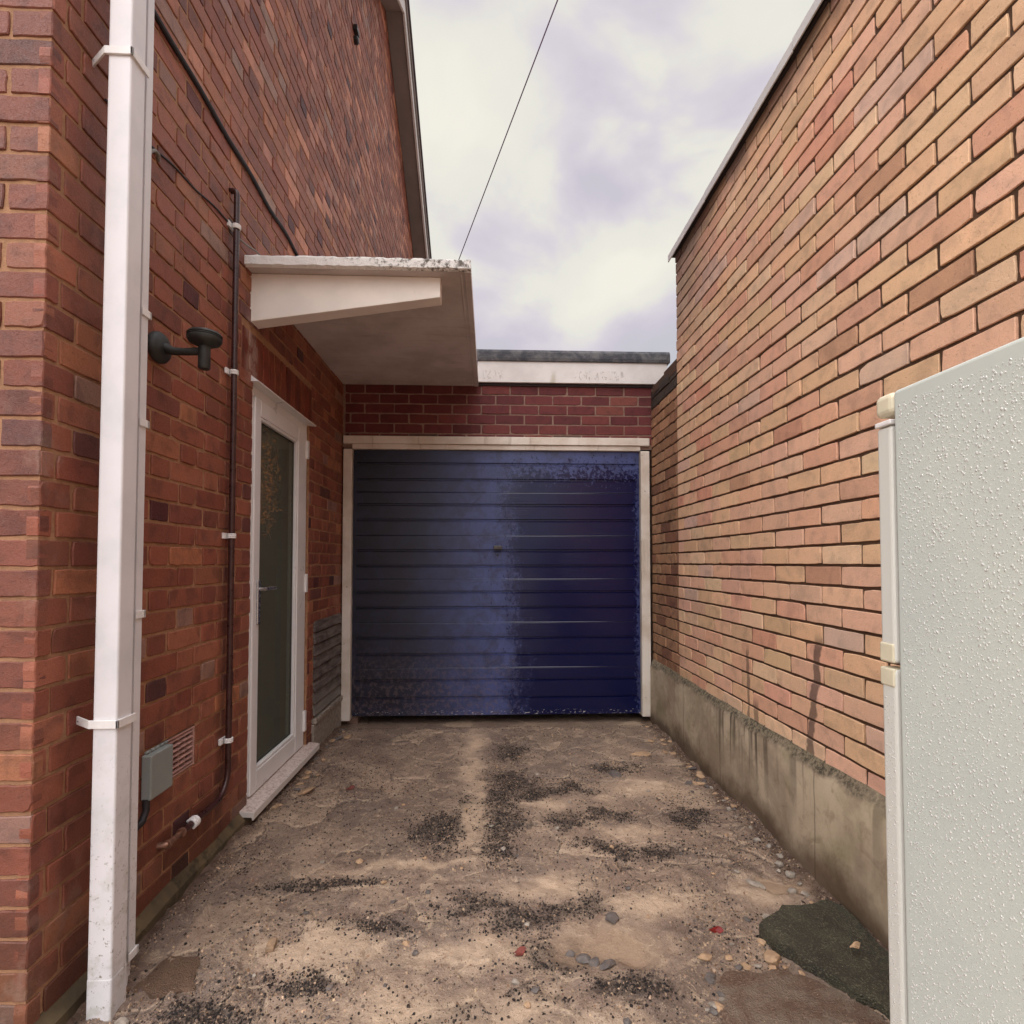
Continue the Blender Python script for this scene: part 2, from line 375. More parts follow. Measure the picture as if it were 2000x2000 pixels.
m_cableg = mat_plain("grey_cable", lin(128, 122, 114), .6, .2, 40)
m_wire = mat_plain("overhead_wire", lin(126, 108, 140), .6, .1, 10)
m_terra = mat_plain("air_brick_clay", lin(182, 142, 132), .85, .2, 40, .3)
m_steel = mat_plain("steel", lin(190, 190, 192), .25, .1, 60, Metallic=.95)
m_rubber = mat_plain("gasket", lin(24, 24, 24), .6, .1)
def m_slat_f():
    a = M("weathered_slats"); g = a.noise(22, 5, .65, .5, st=(1, .18, 1.6)); n = a.noise(7, 5, .65)
    c = a.mix(a.ramp(g, .35, .68), lin(122, 112, 106), lin(74, 64, 60))
    c = a.mix(a.ramp(n, .48, .66, 0, .7), c, lin(60, 48, 44))
    c = a.mix(a.ramp(a.axis(2), .42, .2, 0, .6), c, lin(140, 136, 128))
    return a.set(c, .85, g, .4, .004)
m_slat = m_slat_f()
def m_plinth_f():
    a = M("plinth_render"); y = a.axis(1); z = a.axis(2)
    n = a.noise(2.6, 6, .62, .4); c = a.mix(a.ramp(n, .36, .64), lin(192, 174, 148), lin(150, 132, 110))
    c = a.mix(a.ramp(a.noise(9, 6, .7, .8), .5, .68, 0, .45), c, lin(120, 100, 78))
    c = a.mix(a.ramp(a.noise(4, 5, .6), .52, .7, 0, .4), c, lin(128, 122, 84))
    run = a.noise(24, 4, .62, 0, st=(1, 1, .05)); loc = a.math('MAXIMUM', a.ramp(a.noise(2.2, 3, .5, st=(0, 1, 0)), .48, .62, 0, .6), a.math('MULTIPLY', a.ramp(y, 2.2, 2.5), a.ramp(y, 3.05, 2.8)))
    fall = a.ramp(a.math('ADD', z, a.math('MULTIPLY', a.noise(12, 2, .5, st=(0, 1, 0)), .35)), .28, .62)
    c = a.mix(a.math('MULTIPLY', a.math('MULTIPLY', a.ramp(run, .47, .6), loc), a.math('MULTIPLY', fall, .9)), c, lin(58, 48, 38))
    for yc in (2.05, 2.9, 3.45):
        ln = a.ramp(a.math('ABSOLUTE', a.math('SUBTRACT', a.math('ADD', y, a.math('MULTIPLY', a.noise(7, 3, .6), .02)), yc)), .006, .002)
        c = a.mix(a.math('MULTIPLY', ln, .5), c, lin(74, 60, 48))
    foot = a.ramp(a.math('ADD', z, a.math('MULTIPLY', a.math('SUBTRACT', a.noise(3.4, 5, .6), .5), .34)), .15, .02)
    c = a.mix(a.math('MULTIPLY', foot, .82), c, lin(74, 52, 32))
    tb = a.ramp(a.math('ADD', z, a.math('MULTIPLY', a.noise(10, 4, .6), .06)), .435, .465)
    c = a.mix(a.math('MULTIPLY', tb, a.ramp(a.noise(5, 4, .6), .3, .6, .55, .95)), c, a.mix(a.ramp(a.noise(60, 4, .7), .38, .62), lin(50, 44, 34), lin(128, 116, 94)))
    rough = a.math('ADD', a.noise(30, 5, .6), a.math('MULTIPLY', tb, a.noise(60, 4, .7)))
    return a.set(c, .85, rough, .4, .006)
m_plinth = m_plinth_f()
m_skirt = mat_plain("mossy_render", lin(92, 78, 56), .9, .3, 8, .5, dirt=(14, .5, .7, lin(48, 42, 26)))
m_coping = mat_plain("white_coping", lin(206, 204, 202), .4, .06, 5)
m_under = mat_plain("gap_shade_strip", lin(52, 44, 44), .9, .3, 20)
def m_ground_f():
    a = M("dirty_concrete"); msk = a.attr("mask"); sp = a.n.new("ShaderNodeSeparateColor"); a.t.links.new(msk, sp.inputs[0])
    dark, pale, wet = sp.outputs[0], sp.outputs[1], sp.outputs[2]
    b1 = a.noise(2.2, 7, .66, .7); b2 = a.noise(6, 7, .68, .6); b3 = a.noise(24, 6, .74, .3); f = a.noise(150, 4, .75); f2 = a.noise(330, 2, .7)
    c = a.mix(a.ramp(b1, .38, .62), lin(158, 136, 118), lin(122, 104, 92))
    c = a.mix(a.ramp(b2, .49, .6, 0, .7), c, lin(128, 107, 95))
    c = a.mix(a.ramp(b2, .45, .35, 0, .4), c, lin(184, 160, 138))
    pls = a.n.new("ShaderNodeSeparateColor"); a.t.links.new(a.attr("plate"), pls.inputs[0]); tonep, crack, show = pls.outputs
    c = a.mix(a.math('MULTIPLY', a.ramp(tonep, .5, .1, 0, .6), show), c, lin(122, 106, 96)); c = a.mix(a.math('MULTIPLY', a.ramp(tonep, .6, .95, 0, .6), show), c, lin(190, 166, 142))
    rim = a.math('MULTIPLY', a.ramp(crack, .02, .3), a.ramp(crack, .75, .4)); c = a.mix(a.math('MULTIPLY', rim, a.ramp(b3, .42, .55, 0, .5)), c, lin(206, 182, 154))
    c = a.mix(a.math('MULTIPLY', a.ramp(crack, .55, .95), a.ramp(b3, .36, .52, .15, .8)), c, lin(72, 60, 53))
    tide = a.ramp(a.math('ABSOLUTE', a.math('SUBTRACT', b2, .475)), .012, .003)             # pale dried-mud margins
    c = a.mix(a.math('MULTIPLY', tide, a.ramp(b3, .42, .56, 0, .65)), c, lin(208, 184, 154))
    c = a.mix(a.ramp(b3, .53, .66, 0, .55), c, lin(112, 93, 82))
    c = a.mix(a.ramp(b3, .44, .33, 0, .45), c, lin(190, 166, 142))
    c = a.mix(a.math('MULTIPLY', pale, a.ramp(b3, .3, .6, .75, 1)), c, lin(202, 176, 150))
    npale = a.math('SUBTRACT', 1.0, a.math('MULTIPLY', pale, .85))
    dk = a.ramp(a.math('ADD', dark, a.math('MULTIPLY', a.math('SUBTRACT', b3, .5), 1.9)), .36, .8)
    dk = a.math('MULTIPLY', dk, npale)
    c = a.mix(a.math('MULTIPLY', dk, a.ramp(f, .35, .6, .45, .92)), c, lin(60, 50, 45))
    # half buried grit, dark and pale
    gm = a.math('MULTIPLY', a.ramp(a.math('ADD', b2, a.math('MULTIPLY', b3, .6)), .72, .92, .12, 1), npale)
    for sc_, lo, hi, col, k in ((120, .20, .12, lin(46, 41, 42), .85), (75, .13, .07, lin(58, 50, 50), .85), (95, .15, .09, lin(214, 194, 168), .7), (52, .10, .05, lin(128, 112, 104), .8)):
        c = a.mix(a.math('MULTIPLY', a.math('MULTIPLY', a.ramp(a.voro(sc_), lo, hi), gm), k), c, col)
    c = a.mix(a.ramp(f, .56, .7, 0, .55), c, lin(84, 71, 64)); c = a.mix(a.ramp(f2, .40, .3, 0, .45), c, lin(216, 194, 166))
    xw = a.math('ADD', a.axis(0), a.math('MULTIPLY', a.math('SUBTRACT', b2, .5), .22)); soil = a.math('MAXIMUM', a.ramp(xw, 1.12, 1.19), a.ramp(xw, -1.02, -1.10))
    c = a.mix(a.math('MULTIPLY', soil, a.ramp(b3, .3, .6, .5, .9)), c, lin(80, 58, 44))
    c = a.mix(a.math('MULTIPLY', wet, .6), c, lin(158, 134, 110))
    r = a.math('SUBTRACT', a.ramp(a.math('ADD', b2, a.math('MULTIPLY', f, .4)), .5, .9, .66, .36), a.math('MULTIPLY', wet, .3))
    h = a.math('ADD', a.math('ADD', b3, a.math('MULTIPLY', f, .55)), a.math('MULTIPLY', a.math('MULTIPLY', a.ramp(a.voro(90), .3, .0), gm), .7))
    return a.set(c, r, a.math('MULTIPLY', h, a.math('SUBTRACT', 1.0, a.math('MULTIPLY', wet, .85))), .95, .011)
m_ground = m_ground_f()
m_yard = mat_plain("yard_concrete", lin(150, 128, 106), .9, .2, 3, .4)
def m_gravel_f(name):
    a = M(name); t = a.attr("tone")
    return a.set(a.mix(a.ramp(a.noise(120, 3, .6), .4, .7, 0, .5), t, a.mix(1.0, t, (.6, .58, .56), 'MULTIPLY')), a.ramp(a.noise(30, 2), .35, .65, .6, .95), a.noise(300, 2), .3, .002)
m_gravel = m_gravel_f("gravel_chips")
m_stone = mat_plain("grey_rubble", lin(150, 140, 128), .8, .25, 40, .5, dirt=(60, .55, .5, lin(104, 86, 68)))
m_stone2 = mat_plain("dark_rubble", lin(98, 90, 86), .7, .25, 40, .5, dirt=(60, .55, .5, lin(130, 108, 86)))
m_tan = mat_plain("tan_rubble", lin(172, 142, 112), .85, .2, 40, .5)
def m_asph_f(name, c0, c1, c2):
    a = M(name); n = a.noise(9, 5, .65); s = a.noise(150, 3, .7); v = a.voro(210)
    c = a.mix(a.ramp(n, .4, .65), c0, c1); c = a.mix(a.ramp(s, .5, .68, 0, .7), c, c2)
    c = a.mix(a.ramp(a.voro(110), .22, .14, 0, .7), c, c2); c = a.mix(a.ramp(a.voro(38), .06, .03), c, lin(200, 182, 140))
    return a.set(c, a.ramp(n, .3, .7, .45, .75), a.math('ADD', s, v), .8, .006)
m_asph = m_asph_f("mossy_asphalt", lin(48, 45, 36), lin(66, 63, 48), lin(118, 112, 88))
m_asph2 = m_asph_f("reddish_asphalt", lin(98, 74, 60), lin(122, 108, 94), lin(140, 118, 100))
m_flag = m_asph_f("brown_slab", lin(96, 74, 58), lin(112, 88, 70), lin(88, 68, 54))
m_leaf = mat_plain("red_leaf", lin(122, 22, 18), .5, .3, 60)
m_brown = mat_plain("dead_leaf", lin(112, 52, 42), .7, .3, 60)
m_wood = mat_plain("old_wood", lin(150, 124, 98), .8, .25, 40, .3)
def m_fridge_f():
    a = M("white_enamel"); n = a.noise(3, 4, .55)
    c = a.mix(a.ramp(n, .35, .7), lin(206, 213, 204), lin(199, 206, 200))
    c = a.mix(a.ramp(a.noise(2.1, 3, .5), .48, .66, 0, .4), c, lin(208, 203, 184))
    return a.set(c, .32, a.noise(140, 2), .06, .002)
m_fridge = m_fridge_f()
a = M("fridge_door_edge"); m_fedge = a.set(lin(212, 212, 204), .35, a.noise(200, 2), .1, .002)
a = M("water_drop"); m_drop = a.set((.97, .97, .95, 1), .06, Transmission_Weight=.6, IOR=1.33)
def m_glass_f():
    a = M("door_glass"); t = a.n.new("ShaderNodeBsdfTransparent"); g = a.n.new("ShaderNodeBsdfGlossy"); g.inputs["Roughness"].default_value = .03
    t.inputs["Color"].default_value = (.80, .85, .80, 1)
    fr = a.n.new("ShaderNodeFresnel"); fr.inputs["IOR"].default_value = 1.3
    mxs = a.n.new("ShaderNodeMixShader"); a.t.links.new(a.math('MULTIPLY', fr.outputs[0], .28), mxs.inputs[0])
    a.t.links.new(t.outputs[0], mxs.inputs[1]); a.t.links.new(g.outputs[0], mxs.inputs[2])
    df = a.n.new("ShaderNodeBsdfDiffuse"); df.inputs["Color"].default_value = lin(116, 118, 107); m2 = a.n.new("ShaderNodeMixShader"); m2.inputs[0].default_value = .42
    a.t.links.new(mxs.outputs[0], m2.inputs[1]); a.t.links.new(df.outputs[0], m2.inputs[2])
    a.t.links.new(m2.outputs[0], a.n["Material Output"].inputs[0]); return a.m
m_glass = m_glass_f()
m_room = mat_plain("dark_room", lin(118, 126, 108), .9, .15, 3)
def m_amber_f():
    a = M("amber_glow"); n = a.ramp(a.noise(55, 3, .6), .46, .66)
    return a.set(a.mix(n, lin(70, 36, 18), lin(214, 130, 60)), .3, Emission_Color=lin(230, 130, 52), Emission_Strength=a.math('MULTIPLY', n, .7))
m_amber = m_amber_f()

# ------------------------------------------------------------------ bricks
def brick_mesh(rects, tones, O, U, Nn, proud=0.0, depth=.03, cham=.0024, jit=.0009):
    """rects (n,4) u0,u1,v0,v1 -> (co, quads, ngons, tone) ; V is always +Z"""
    r = np.asarray(rects, float); n = len(r); O, U, Nn = (np.array(q, float) for q in (O, U, Nn))
    t = [(0, 0), (.2, 0), (.4, 0), (.6, 0), (.8, 0), (1, 0), (1, .33), (1, .67), (1, 1), (.8, 1), (.6, 1), (.4, 1), (.2, 1), (0, 1), (0, .67), (0, .33)]
    t = np.array(t); k = len(t)
    du = (r[:, 1] - r[:, 0])[:, None]; dv = (r[:, 3] - r[:, 2])[:, None]
    u = r[:, 0:1] + t[None, :, 0] * du; v = r[:, 2:3] + t[None, :, 1] * dv
    ang = rng.normal(0, .0035, (n, 1)); cu = u.mean(1, keepdims=True); cv = v.mean(1, keepdims=True)
    v = v + (u - cu) * ang
    u = u + rng.normal(0, jit, (n, k)); v = v + rng.normal(0, jit, (n, k))
    for ci in (0, 5, 8, 13):                                    # worn arrises
        q = np.abs(rng.normal(0, .0010, n)) + .0004
        q[rng.random(n) < .03] += .004
        u[:, ci] += np.sign(cu[:, 0] - u[:, ci]) * q; v[:, ci] += np.sign(cv[:, 0] - v[:, ci]) * q
    w = proud + rng.normal(0, .0014, (n, 1)) + (u - cu) * rng.normal(0, .008, (n, 1)) + (v - cv) * rng.normal(0, .014, (n, 1))
    w = np.clip(w, proud - .0014, proud + .0045)
    sx_ = 1 - 2 * cham / du; sy_ = 1 - 2 * cham / dv
    rings = [(cu + (u - cu) * sx_, cv + (v - cv) * sy_, w), (u, v, w - cham), (u, v, w - depth)]
    co = np.stack([O + a[..., None] * U + np.stack([0*b, 0*b, b], -1) + c[..., None] * Nn for a, b, c in rings], 1)   # n,3,k,3
    base = (np.arange(n) * 3 * k)[:, None]
    i = np.arange(k); j = (i + 1) % k
    qs = []
    for a_ in (0, 1):
        qs.append(np.stack([base + a_*k + j, base + a_*k + i, base + (a_+1)*k + i, base + (a_+1)*k + j], -1).reshape(-1, 4))
    ng = base + i
    tn = np.asarray(tones, float); tn = np.concatenate([tn, rng.random((n, 1))], 1)
    tn = np.repeat(tn, 3 * k, 0)
    return co.reshape(-1, 3), np.concatenate(qs), ng, tn
def courses(u0, u1, z0, nz, pitch, kind, phase, mort=.010, holes=(), keep=None, stretch=.225):
    out = []; hd = []
    for c in range(nz):
        za, zb = z0 + c * pitch + mort / 2, z0 + (c + 1) * pitch - mort / 2
        if kind == 'flemish':
            per = stretch * 1.5; st = phase + (0 if c % 2 else per / 2); p = st - math.ceil((st - u0) / per + 1) * per
            segs = []
            while p < u1: segs += [(p, p + stretch / 2, 1), (p + stretch / 2, p + per, 0)]; p += per
        else:
            st = phase + (0 if c % 2 else stretch / 2); p = st - math.ceil((st - u0) / stretch + 1) * stretch; segs = []
            while p < u1: segs.append((p, p + stretch, 0)); p += stretch
        for a_, b_, h in segs:
            a2, b2 = max(a_ + mort / 2 + random.gauss(0, .0012), u0), min(b_ - mort / 2 + random.gauss(0, .0012), u1)
            if b2 - a2 < .018: continue
            pieces = [(a2, b2)]
            for (h0, h1, g0, g1) in holes:
                if g1 <= za + .02 or g0 >= zb - .02: continue
                nx = []
                for (q0, q1) in pieces:
                    if h1 <= q0 or h0 >= q1: nx.append((q0, q1)); continue
                    if h0 - q0 > .02: nx.append((q0, h0 - .004))
                    if q1 - h1 > .02: nx.append((h1 + .004, q1))
                pieces = nx
            for (q0, q1) in pieces:
                if keep and not keep(q0, q1, za, zb): continue
                out.append((q0, q1, za, zb)); hd.append(h)
    return np.array(out), np.array(hd)
def pick(pal, w, n, jit=.07):
    p = np.array([q[:3] for q in pal]); w = np.array(w, float); w /= w.sum()
    c = p[rng.choice(len(p), n, p=w)]
    return np.clip(c * (1 + rng.normal(0, jit, (n, 1))) * (1 + rng.normal(0, .018, (n, 3))), .004, .9)
def join_bricks(parts):
    co, qs, ng, tn = [], [], [], []; o = 0
    for a_, b_, c_, d_ in parts: co.append(a_); qs.append(b_ + o); ng.append(c_ + o); tn.append(d_); o += len(a_)
    return np.concatenate(co), np.concatenate(qs), np.concatenate(ng), np.concatenate(tn)
def wall_obj(name, parts, mortar_mb, mats, parent):
    """bricks (material 0) and the mortar bed behind them (material 1) as one part"""
    co, qs, ng, tn = join_bricks(parts)
    mv = np.array(mortar_mb.v); mq = np.array([f for f in mortar_mb.f if len(f) == 4])
    allq = np.concatenate([qs, mq + len(co)]); nb = len(qs)
    midx = np.concatenate([np.zeros(nb), np.ones(len(mq)), np.zeros(len(ng))])
    tn = np.concatenate([tn, np.tile([.3, .2, .15, .5], (len(mv), 1))])
    return np_mesh(name, np.concatenate([co, mv]), allq, mats, parent, ngons=ng, midx=midx, attrs={"tone": tn})

XL, XR, D = -1.14, 1.26, 4.19
YC = 1.41                                             # near corner of the house

# ------------------------------------------------------------------ ground sheet and driveway
g = MB(); g.add([(-80, -80, -.06), (80, -80, -.06), (80, 160, -.06), (-80, 160, -.06)], [(0, 1, 2, 3)])
props(obj("ground", g, m_yard), kind="structure", label="yard ground around the buildings")
def vnoise(x, y, s, seed):
    r2 = np.random.default_rng(seed); T = r2.random((256, 256)); X = x * s + 40; Y = y * s + 40
    xi, yi = np.floor(X).astype(int), np.floor(Y).astype(int); fx, fy = X - xi, Y - yi
    fx, fy = fx*fx*(3-2*fx), fy*fy*(3-2*fy); A = lambda a_, b_: T[a_ % 256, b_ % 256]
    return (A(xi, yi)*(1-fx) + A(xi+1, yi)*fx)*(1-fy) + (A(xi, yi+1)*(1-fx) + A(xi+1, yi+1)*fx)*fy
def fbm(x, y, s, seed, o=4):
    return sum(vnoise(x, y, s * 2**i, seed + i) * .5**i for i in range(o)) / sum(.5**i for i in range(o))
DARK = [(.13, 3.46, .11, .13), (.10, 3.02, .17, .16), (.22, 2.86, .10, .10), (-.20, 2.50, .17, .17), (-.10, 2.72, .08, .12), (.03, 2.55, .13, .22), (.06, 2.80, .12, .14),
        (.00, 1.95, .17, .07), (.11, 1.86, .12, .07), (.02, 2.28, .10, .10), (.35, 2.55, .13, .07), (.42, 2.9, .2, .06), (.25, 1.93, .10, .06), (.70, 3.2, .16, .06),
        (.50, 2.33, .14, .07), (.72, 2.28, .12, .08), (.22, 1.70, .10, .08), (.36, 1.98, .07, .08), (.95, 2.55, .08, .12), (.55, 2.62, .12, .07), (.40, 1.55, .12, .05), (-.15, 1.50, .14, .04), (.10, 1.50, .10, .05), (-.62, 2.08, .22, .035), (-.55, 1.62, .07, .05), (-.40, 1.86, .12, .05), (-.75, 1.52, .12, .05)]
PALE = [(-.10, 3.66, .06, .3), (-.09, 3.2, .05, .4), (-.08, 2.62, .045, .36), (-.07, 2.30, .05, .07), (-.30, 2.2, .32, .035), (-.1, 1.72, .2, .06), (-.22, 1.50, .16, .08), (.55, 1.95, .2, .06), (.30, 2.70, .14, .08), (.62, 2.45, .14, .05), (.08, 1.5, .1, .05), (-.55, 1.75, .2, .06), (.2, 2.03, .2, .05), (.8, 2.9, .2, .1), (1.0, 2.0, .08, .06)]
WETS = [(.38, 1.75, .17, .10), (1.06, 2.02, .10, .05)]
def blobs(x, y, L_, seed):
    xx = x + (fbm(x, y, 9, seed) - .5) * .16; yy = y + (fbm(x, y, 9, seed + 9) - .5) * .16; m = np.zeros_like(x)
    for cx_, cy_, rx, ry in L_: m = np.maximum(m, np.exp(-(((xx-cx_)/rx)**2 + ((yy-cy_)/ry)**2) * .8))
    return m
sd_ = np.stack(np.meshgrid(np.arange(-1.3, 1.5, .21), np.arange(1.0, 4.8, .24)), -1).reshape(-1, 2); sd_ = sd_ + rng.normal(0, .075, sd_.shape)
ph_ = rng.normal(0, .0042, len(sd_)); pt_ = rng.random(len(sd_))
def plates(x, y):
    """broken screed: (height, tone, distance to the nearest crack)"""
    xw = x + (fbm(x, y, 7, 131) - .5) * .16; yw = y + (fbm(x, y, 7, 141) - .5) * .16
    f1 = np.full(x.shape, 9.); f2 = f1.copy(); k1 = np.zeros(x.shape, int)
    for k, (a_, b_) in enumerate(sd_):
        d_ = (xw - a_)**2 + (yw - b_)**2; m_ = d_ < f1
        f2 = np.where(m_, f1, np.minimum(f2, d_)); k1 = np.where(m_, k, k1); f1 = np.where(m_, d_, f1)
    return ph_[k1], pt_[k1], np.sqrt(f2) - np.sqrt(f1)
def base_h(x, y):
    h = (fbm(x, y, 1.6, 11, 4) - .5) * .030 + (fbm(x, y, 9, 31, 4) - .5) * .018 + (fbm(x, y, 40, 51, 3) - .5) * .011
    hp, tp, cr_ = plates(x, y); loose = np.clip((fbm(x, y, 2.6, 151) - .40) / .1, 0, 1)                       # where mud hides the broken screed
    h += hp * loose - .006 * np.clip(1 - cr_ / .018, 0, 1) * loose
    sl = fbm(x, y, 3.2, 71, 3); h += .009 * np.clip((sl - .53) / .02, 0, 1)
    w = np.clip(blobs(x, y, WETS, 3) * 1.6, 0, 1); h = h * (1 - w) - .012 * w
    t_ = np.clip((y - 3.98) / .14, 0, 1); h = h * (1 - t_) - .03 * t_                                         # worn dip before the garage door
    return h, tp, np.clip(1 - cr_ / .02, 0, 1) * loose
nx, ny = 440, 760
gx = np.linspace(-1.17, 1.26, nx); gy = np.concatenate([np.linspace(-1.5, 1.2, 60), np.linspace(1.2, 4.6, ny - 60) + .005])
GX, GY = np.meshgrid(gx, gy); H, TP, CK = base_h(GX, GY)
edge = np.clip((np.minimum(GX + 1.14, 1.235 - GX)) / .12, 0, 1)
H += (1 - edge)**2 * .026 * (fbm(GX, GY, 14, 5) - .1)                                                     # debris banked against the walls
def ground_h(x, y):
    i_ = np.clip(np.round((x - gx[0]) / (gx[1] - gx[0])).astype(int), 0, nx - 1); j_ = np.clip(np.round(np.interp(y, gy, np.arange(ny))).astype(int), 0, ny - 1)
    return H[j_, i_]
mask = np.zeros((GX.size, 4)); mask[:, 3] = 1; plate = np.stack([TP, CK, np.clip((fbm(GX, GY, 3.1, 171) - .42) / .1, 0, 1), 0 * TP + 1], -1).reshape(-1, 4)
mask[:, 0] = np.maximum(blobs(GX, GY, DARK, 17), (1 - edge) * .55 * (fbm(GX, GY, 7, 15) > .45)).ravel()
mask[:, 1] = blobs(GX, GY, PALE, 27).ravel(); mask[:, 2] = np.clip(blobs(GX, GY, WETS, 3) * 1.6 - .3, 0, 1).ravel()
idx = np.arange(nx * ny).reshape(ny, nx)
Q = np.stack([idx[:-1, :-1], idx[:-1, 1:], idx[1:, 1:], idx[1:, :-1]], -1).reshape(-1, 4)
dw = np_mesh("driveway", np.stack([GX, GY, H], -1).reshape(-1, 3), Q, m_ground, attrs={"mask": mask, "plate": plate}, smooth=True)
props(dw, kind="structure", label="worn muddy concrete driveway between the brick walls")

# ------------------------------------------------------------------ the red brick house on the left
house = thing("brick_house", (-3.0, 5.0, 0), "tall red brick house with a gable end rising along the left side of the driveway", "house")
SL = .65; YA, ZA = 5.70, 7.19                          # gable slope, ridge
zroof = lambda y: ZA - SL * abs(y - YA)
DY0, DY1, DZ0, DZ1 = 2.622, 3.440, .075, 2.09          # side door opening
VY0, VY1, VZ0, VZ1 = 1.935, 2.160, .4315, .5845        # air brick opening
PY0, PY1, PZ0, PZ1 = 3.555, 4.175, .215, .83           # slatted panel
SOL = (2.50, 3.47, DZ1, DZ1 + .226)
P0, ZB = .0765, .0485
holes = [(DY0, DY1, 0, DZ1), (VY0, VY1, VZ0, VZ1), SOL, (PY0, PY1 + .1, PZ0, PZ1)]
rl, hd = courses(YC, 9.55, ZB, 93, P0, 'flemish', 1.853, holes=holes, keep=lambda a_, b_, z0, z1: z0 < min(zroof(a_), zroof(b_)) - .02 or z1 < max(zroof(a_), zroof(b_)))
palL = [lin(150, 88, 67, .84), lin(140, 78, 59, .84), lin(158, 97, 73, .84), lin(130, 74, 58, .84), lin(172, 110, 78, .84), lin(112, 66, 58, .85), lin(92, 54, 52, .85), lin(156, 118, 103, .85)]
tl = pick(palL, [5, 5, 3.2, 3, 1.2, .45, .05, .7], len(rl))
hdm = (hd == 1) & (rng.random(len(rl)) < .06); tl[hdm] = pick([lin(88, 42, 42, .86), lin(104, 52, 46, .86), lin(74, 38, 40, .86)], [1, 1, .6], hdm.sum())
hi = (rl[:, 3] > 3.0) & (rng.random(len(rl)) < .16); tl[hi] = pick([lin(192, 128, 100, .86), lin(176, 120, 100, .86)], [1, 1], hi.sum())
so = []
y = SOL[0] + .004
while y < SOL[1] - .03: so.append((y, min(y + .066, SOL[1]), SOL[2] + .006, SOL[3] - .006)); y += .0765
ts = pick([lin(128, 58, 34, .8), lin(116, 50, 32, .8), lin(138, 68, 40, .8)], [1, 1, .6], len(so))
rf, _ = courses(-2.9, XL, ZB, 62, P0, 'flemish', XL - .106)
tf = pick(palL, [4, 5, 2, 4, 1.2, .9, 0, 1.2], len(rf)) * np.array([.84, .86, .9])
parts = [brick_mesh(rl, tl, (XL, 0, 0), (0, 1, 0), (1, 0, 0)), brick_mesh(so, ts, (XL, 0, 0), (0, 1, 0), (1, 0, 0)), brick_mesh(rf, tf, (0, YC, 0), (1, 0, 0), (0, -1, 0))]
mo = MB(); xm = XL - .0048
def mq(y0, y1, z0, z1): mo.add([(xm, y0, z0), (xm, y1, z0), (xm, y1, z1), (xm, y0, z1)], [(0, 1, 2, 3)])
def mqs(y0, y1, za, zb0, zb1): mo.add([(xm, y0, za), (xm, y1, za), (xm, y1, zb1), (xm, y0, zb0)], [(0, 1, 2, 3)])
ym = YC + .0048
for a_, b_, z0, z1 in [(ym, DY0, -.1, VZ0), (ym, VY0, VZ0, VZ1), (VY1, DY0, VZ0, VZ1), (ym, DY0, VZ1, DZ1), (DY0, DY1, -.1, DZ0), (DY1, 9.55, -.1, DZ1), (ym, 9.55, DZ1, 4.3)]: mq(a_, b_, z0, z1)
mqs(ym, YA, 4.3, zroof(ym) + .04, ZA + .04); mqs(YA, 9.55, 4.3, ZA + .04, zroof(9.55) + .04)
mo.add([(-2.9, ym, -.1), (xm, ym, -.1), (xm, ym, 4.4), (-2.9, ym, 4.4)], [(0, 1, 2, 3)])
# door and air-brick reveals, and the rest of the shell
for y_ in (DY0, DY1): mo.add([(xm, y_, DZ0), (xm - .16, y_, DZ0), (xm - .16, y_, DZ1), (xm, y_, DZ1)], [(0, 1, 2, 3)])
for z_ in (DZ0, DZ1): mo.add([(xm, DY0, z_), (xm - .16, DY0, z_), (xm - .16, DY1, z_), (xm, DY1, z_)], [(0, 1, 2, 3)])
mo.box(-7, xm - .22, YC + .05, 9.5, -.1, 2.0); mo.box(-7, xm - .22, YC + .05, 9.5, 2.2, 4.3)
w = wall_obj("wall", parts, mo, [m_brickL, m_mortL], house)
w["label"] = "red brickwork with darker burnt headers"
# gable roof with its boxed verge
rf_ = MB(); poly = [(-.0 + YC - .35, zroof(YC - .35)), (YA, ZA), (9.95, zroof(9.95)), (9.95, zroof(9.95) + .19), (YA, ZA + .20), (YC - .35, zroof(YC - .35) + .19)]
rf_.prism(poly, 'x', -7.2, XL + .185); obj("roof", rf_, m_roof, house)
def verge(x0, x1, dz0, dz1, nm, mt, ys=((YC - .36, YA), (YA, 9.96))):
    b = MB()
    for y0, y1 in ys: b.prism([(y0, zroof(y0) + dz0), (y1, zroof(y1) + dz0), (y1, zroof(y1) + dz1), (y0, zroof(y0) + dz1)], 'x', x0, x1)
    return obj(nm, b, mt, house)
verge(XL + .004, XL + .182, -.028, -.003, "soffit", m_soffit)
verge(XL + .186, XL + .208, -.045, .15, "bargeboard", m_board)
verge(XL + .10, XL + .245, .198, .225, "verge_tiles", m_roof)
verge(XL + .209, XL + .226, .105, .17, "verge_trim", m_soffit)
# mossy render skirting at the foot of the wall
b = MB(); ys = np.arange(YC, 3.56, .06)
for i in range(len(ys) - 1):
    def pr(yv): q = .055 + .03 * (vnoise(np.array(yv), np.array(0.), 4, 3) - .5) - (.02 if yv > 2.6 else 0); t_ = .020 + .014 * (vnoise(np.array(yv), np.array(5.), 6, 8)); return [(XL - .01, -.08), (XL + t_, -.08), (XL + t_ * .9, q * .6), (XL - .002, q + .012), (XL - .01, q + .012)]
    A, B = pr(ys[i]), pr(ys[i+1]); n_ = len(A)
    b.add([(p[0], ys[i], p[1]) for p in A] + [(p[0], ys[i+1], p[1]) for p in B], [(k, (k+1) % n_, n_ + (k+1) % n_, n_ + k) for k in range(n_)])
obj("skirting", b, m_skirt, house)

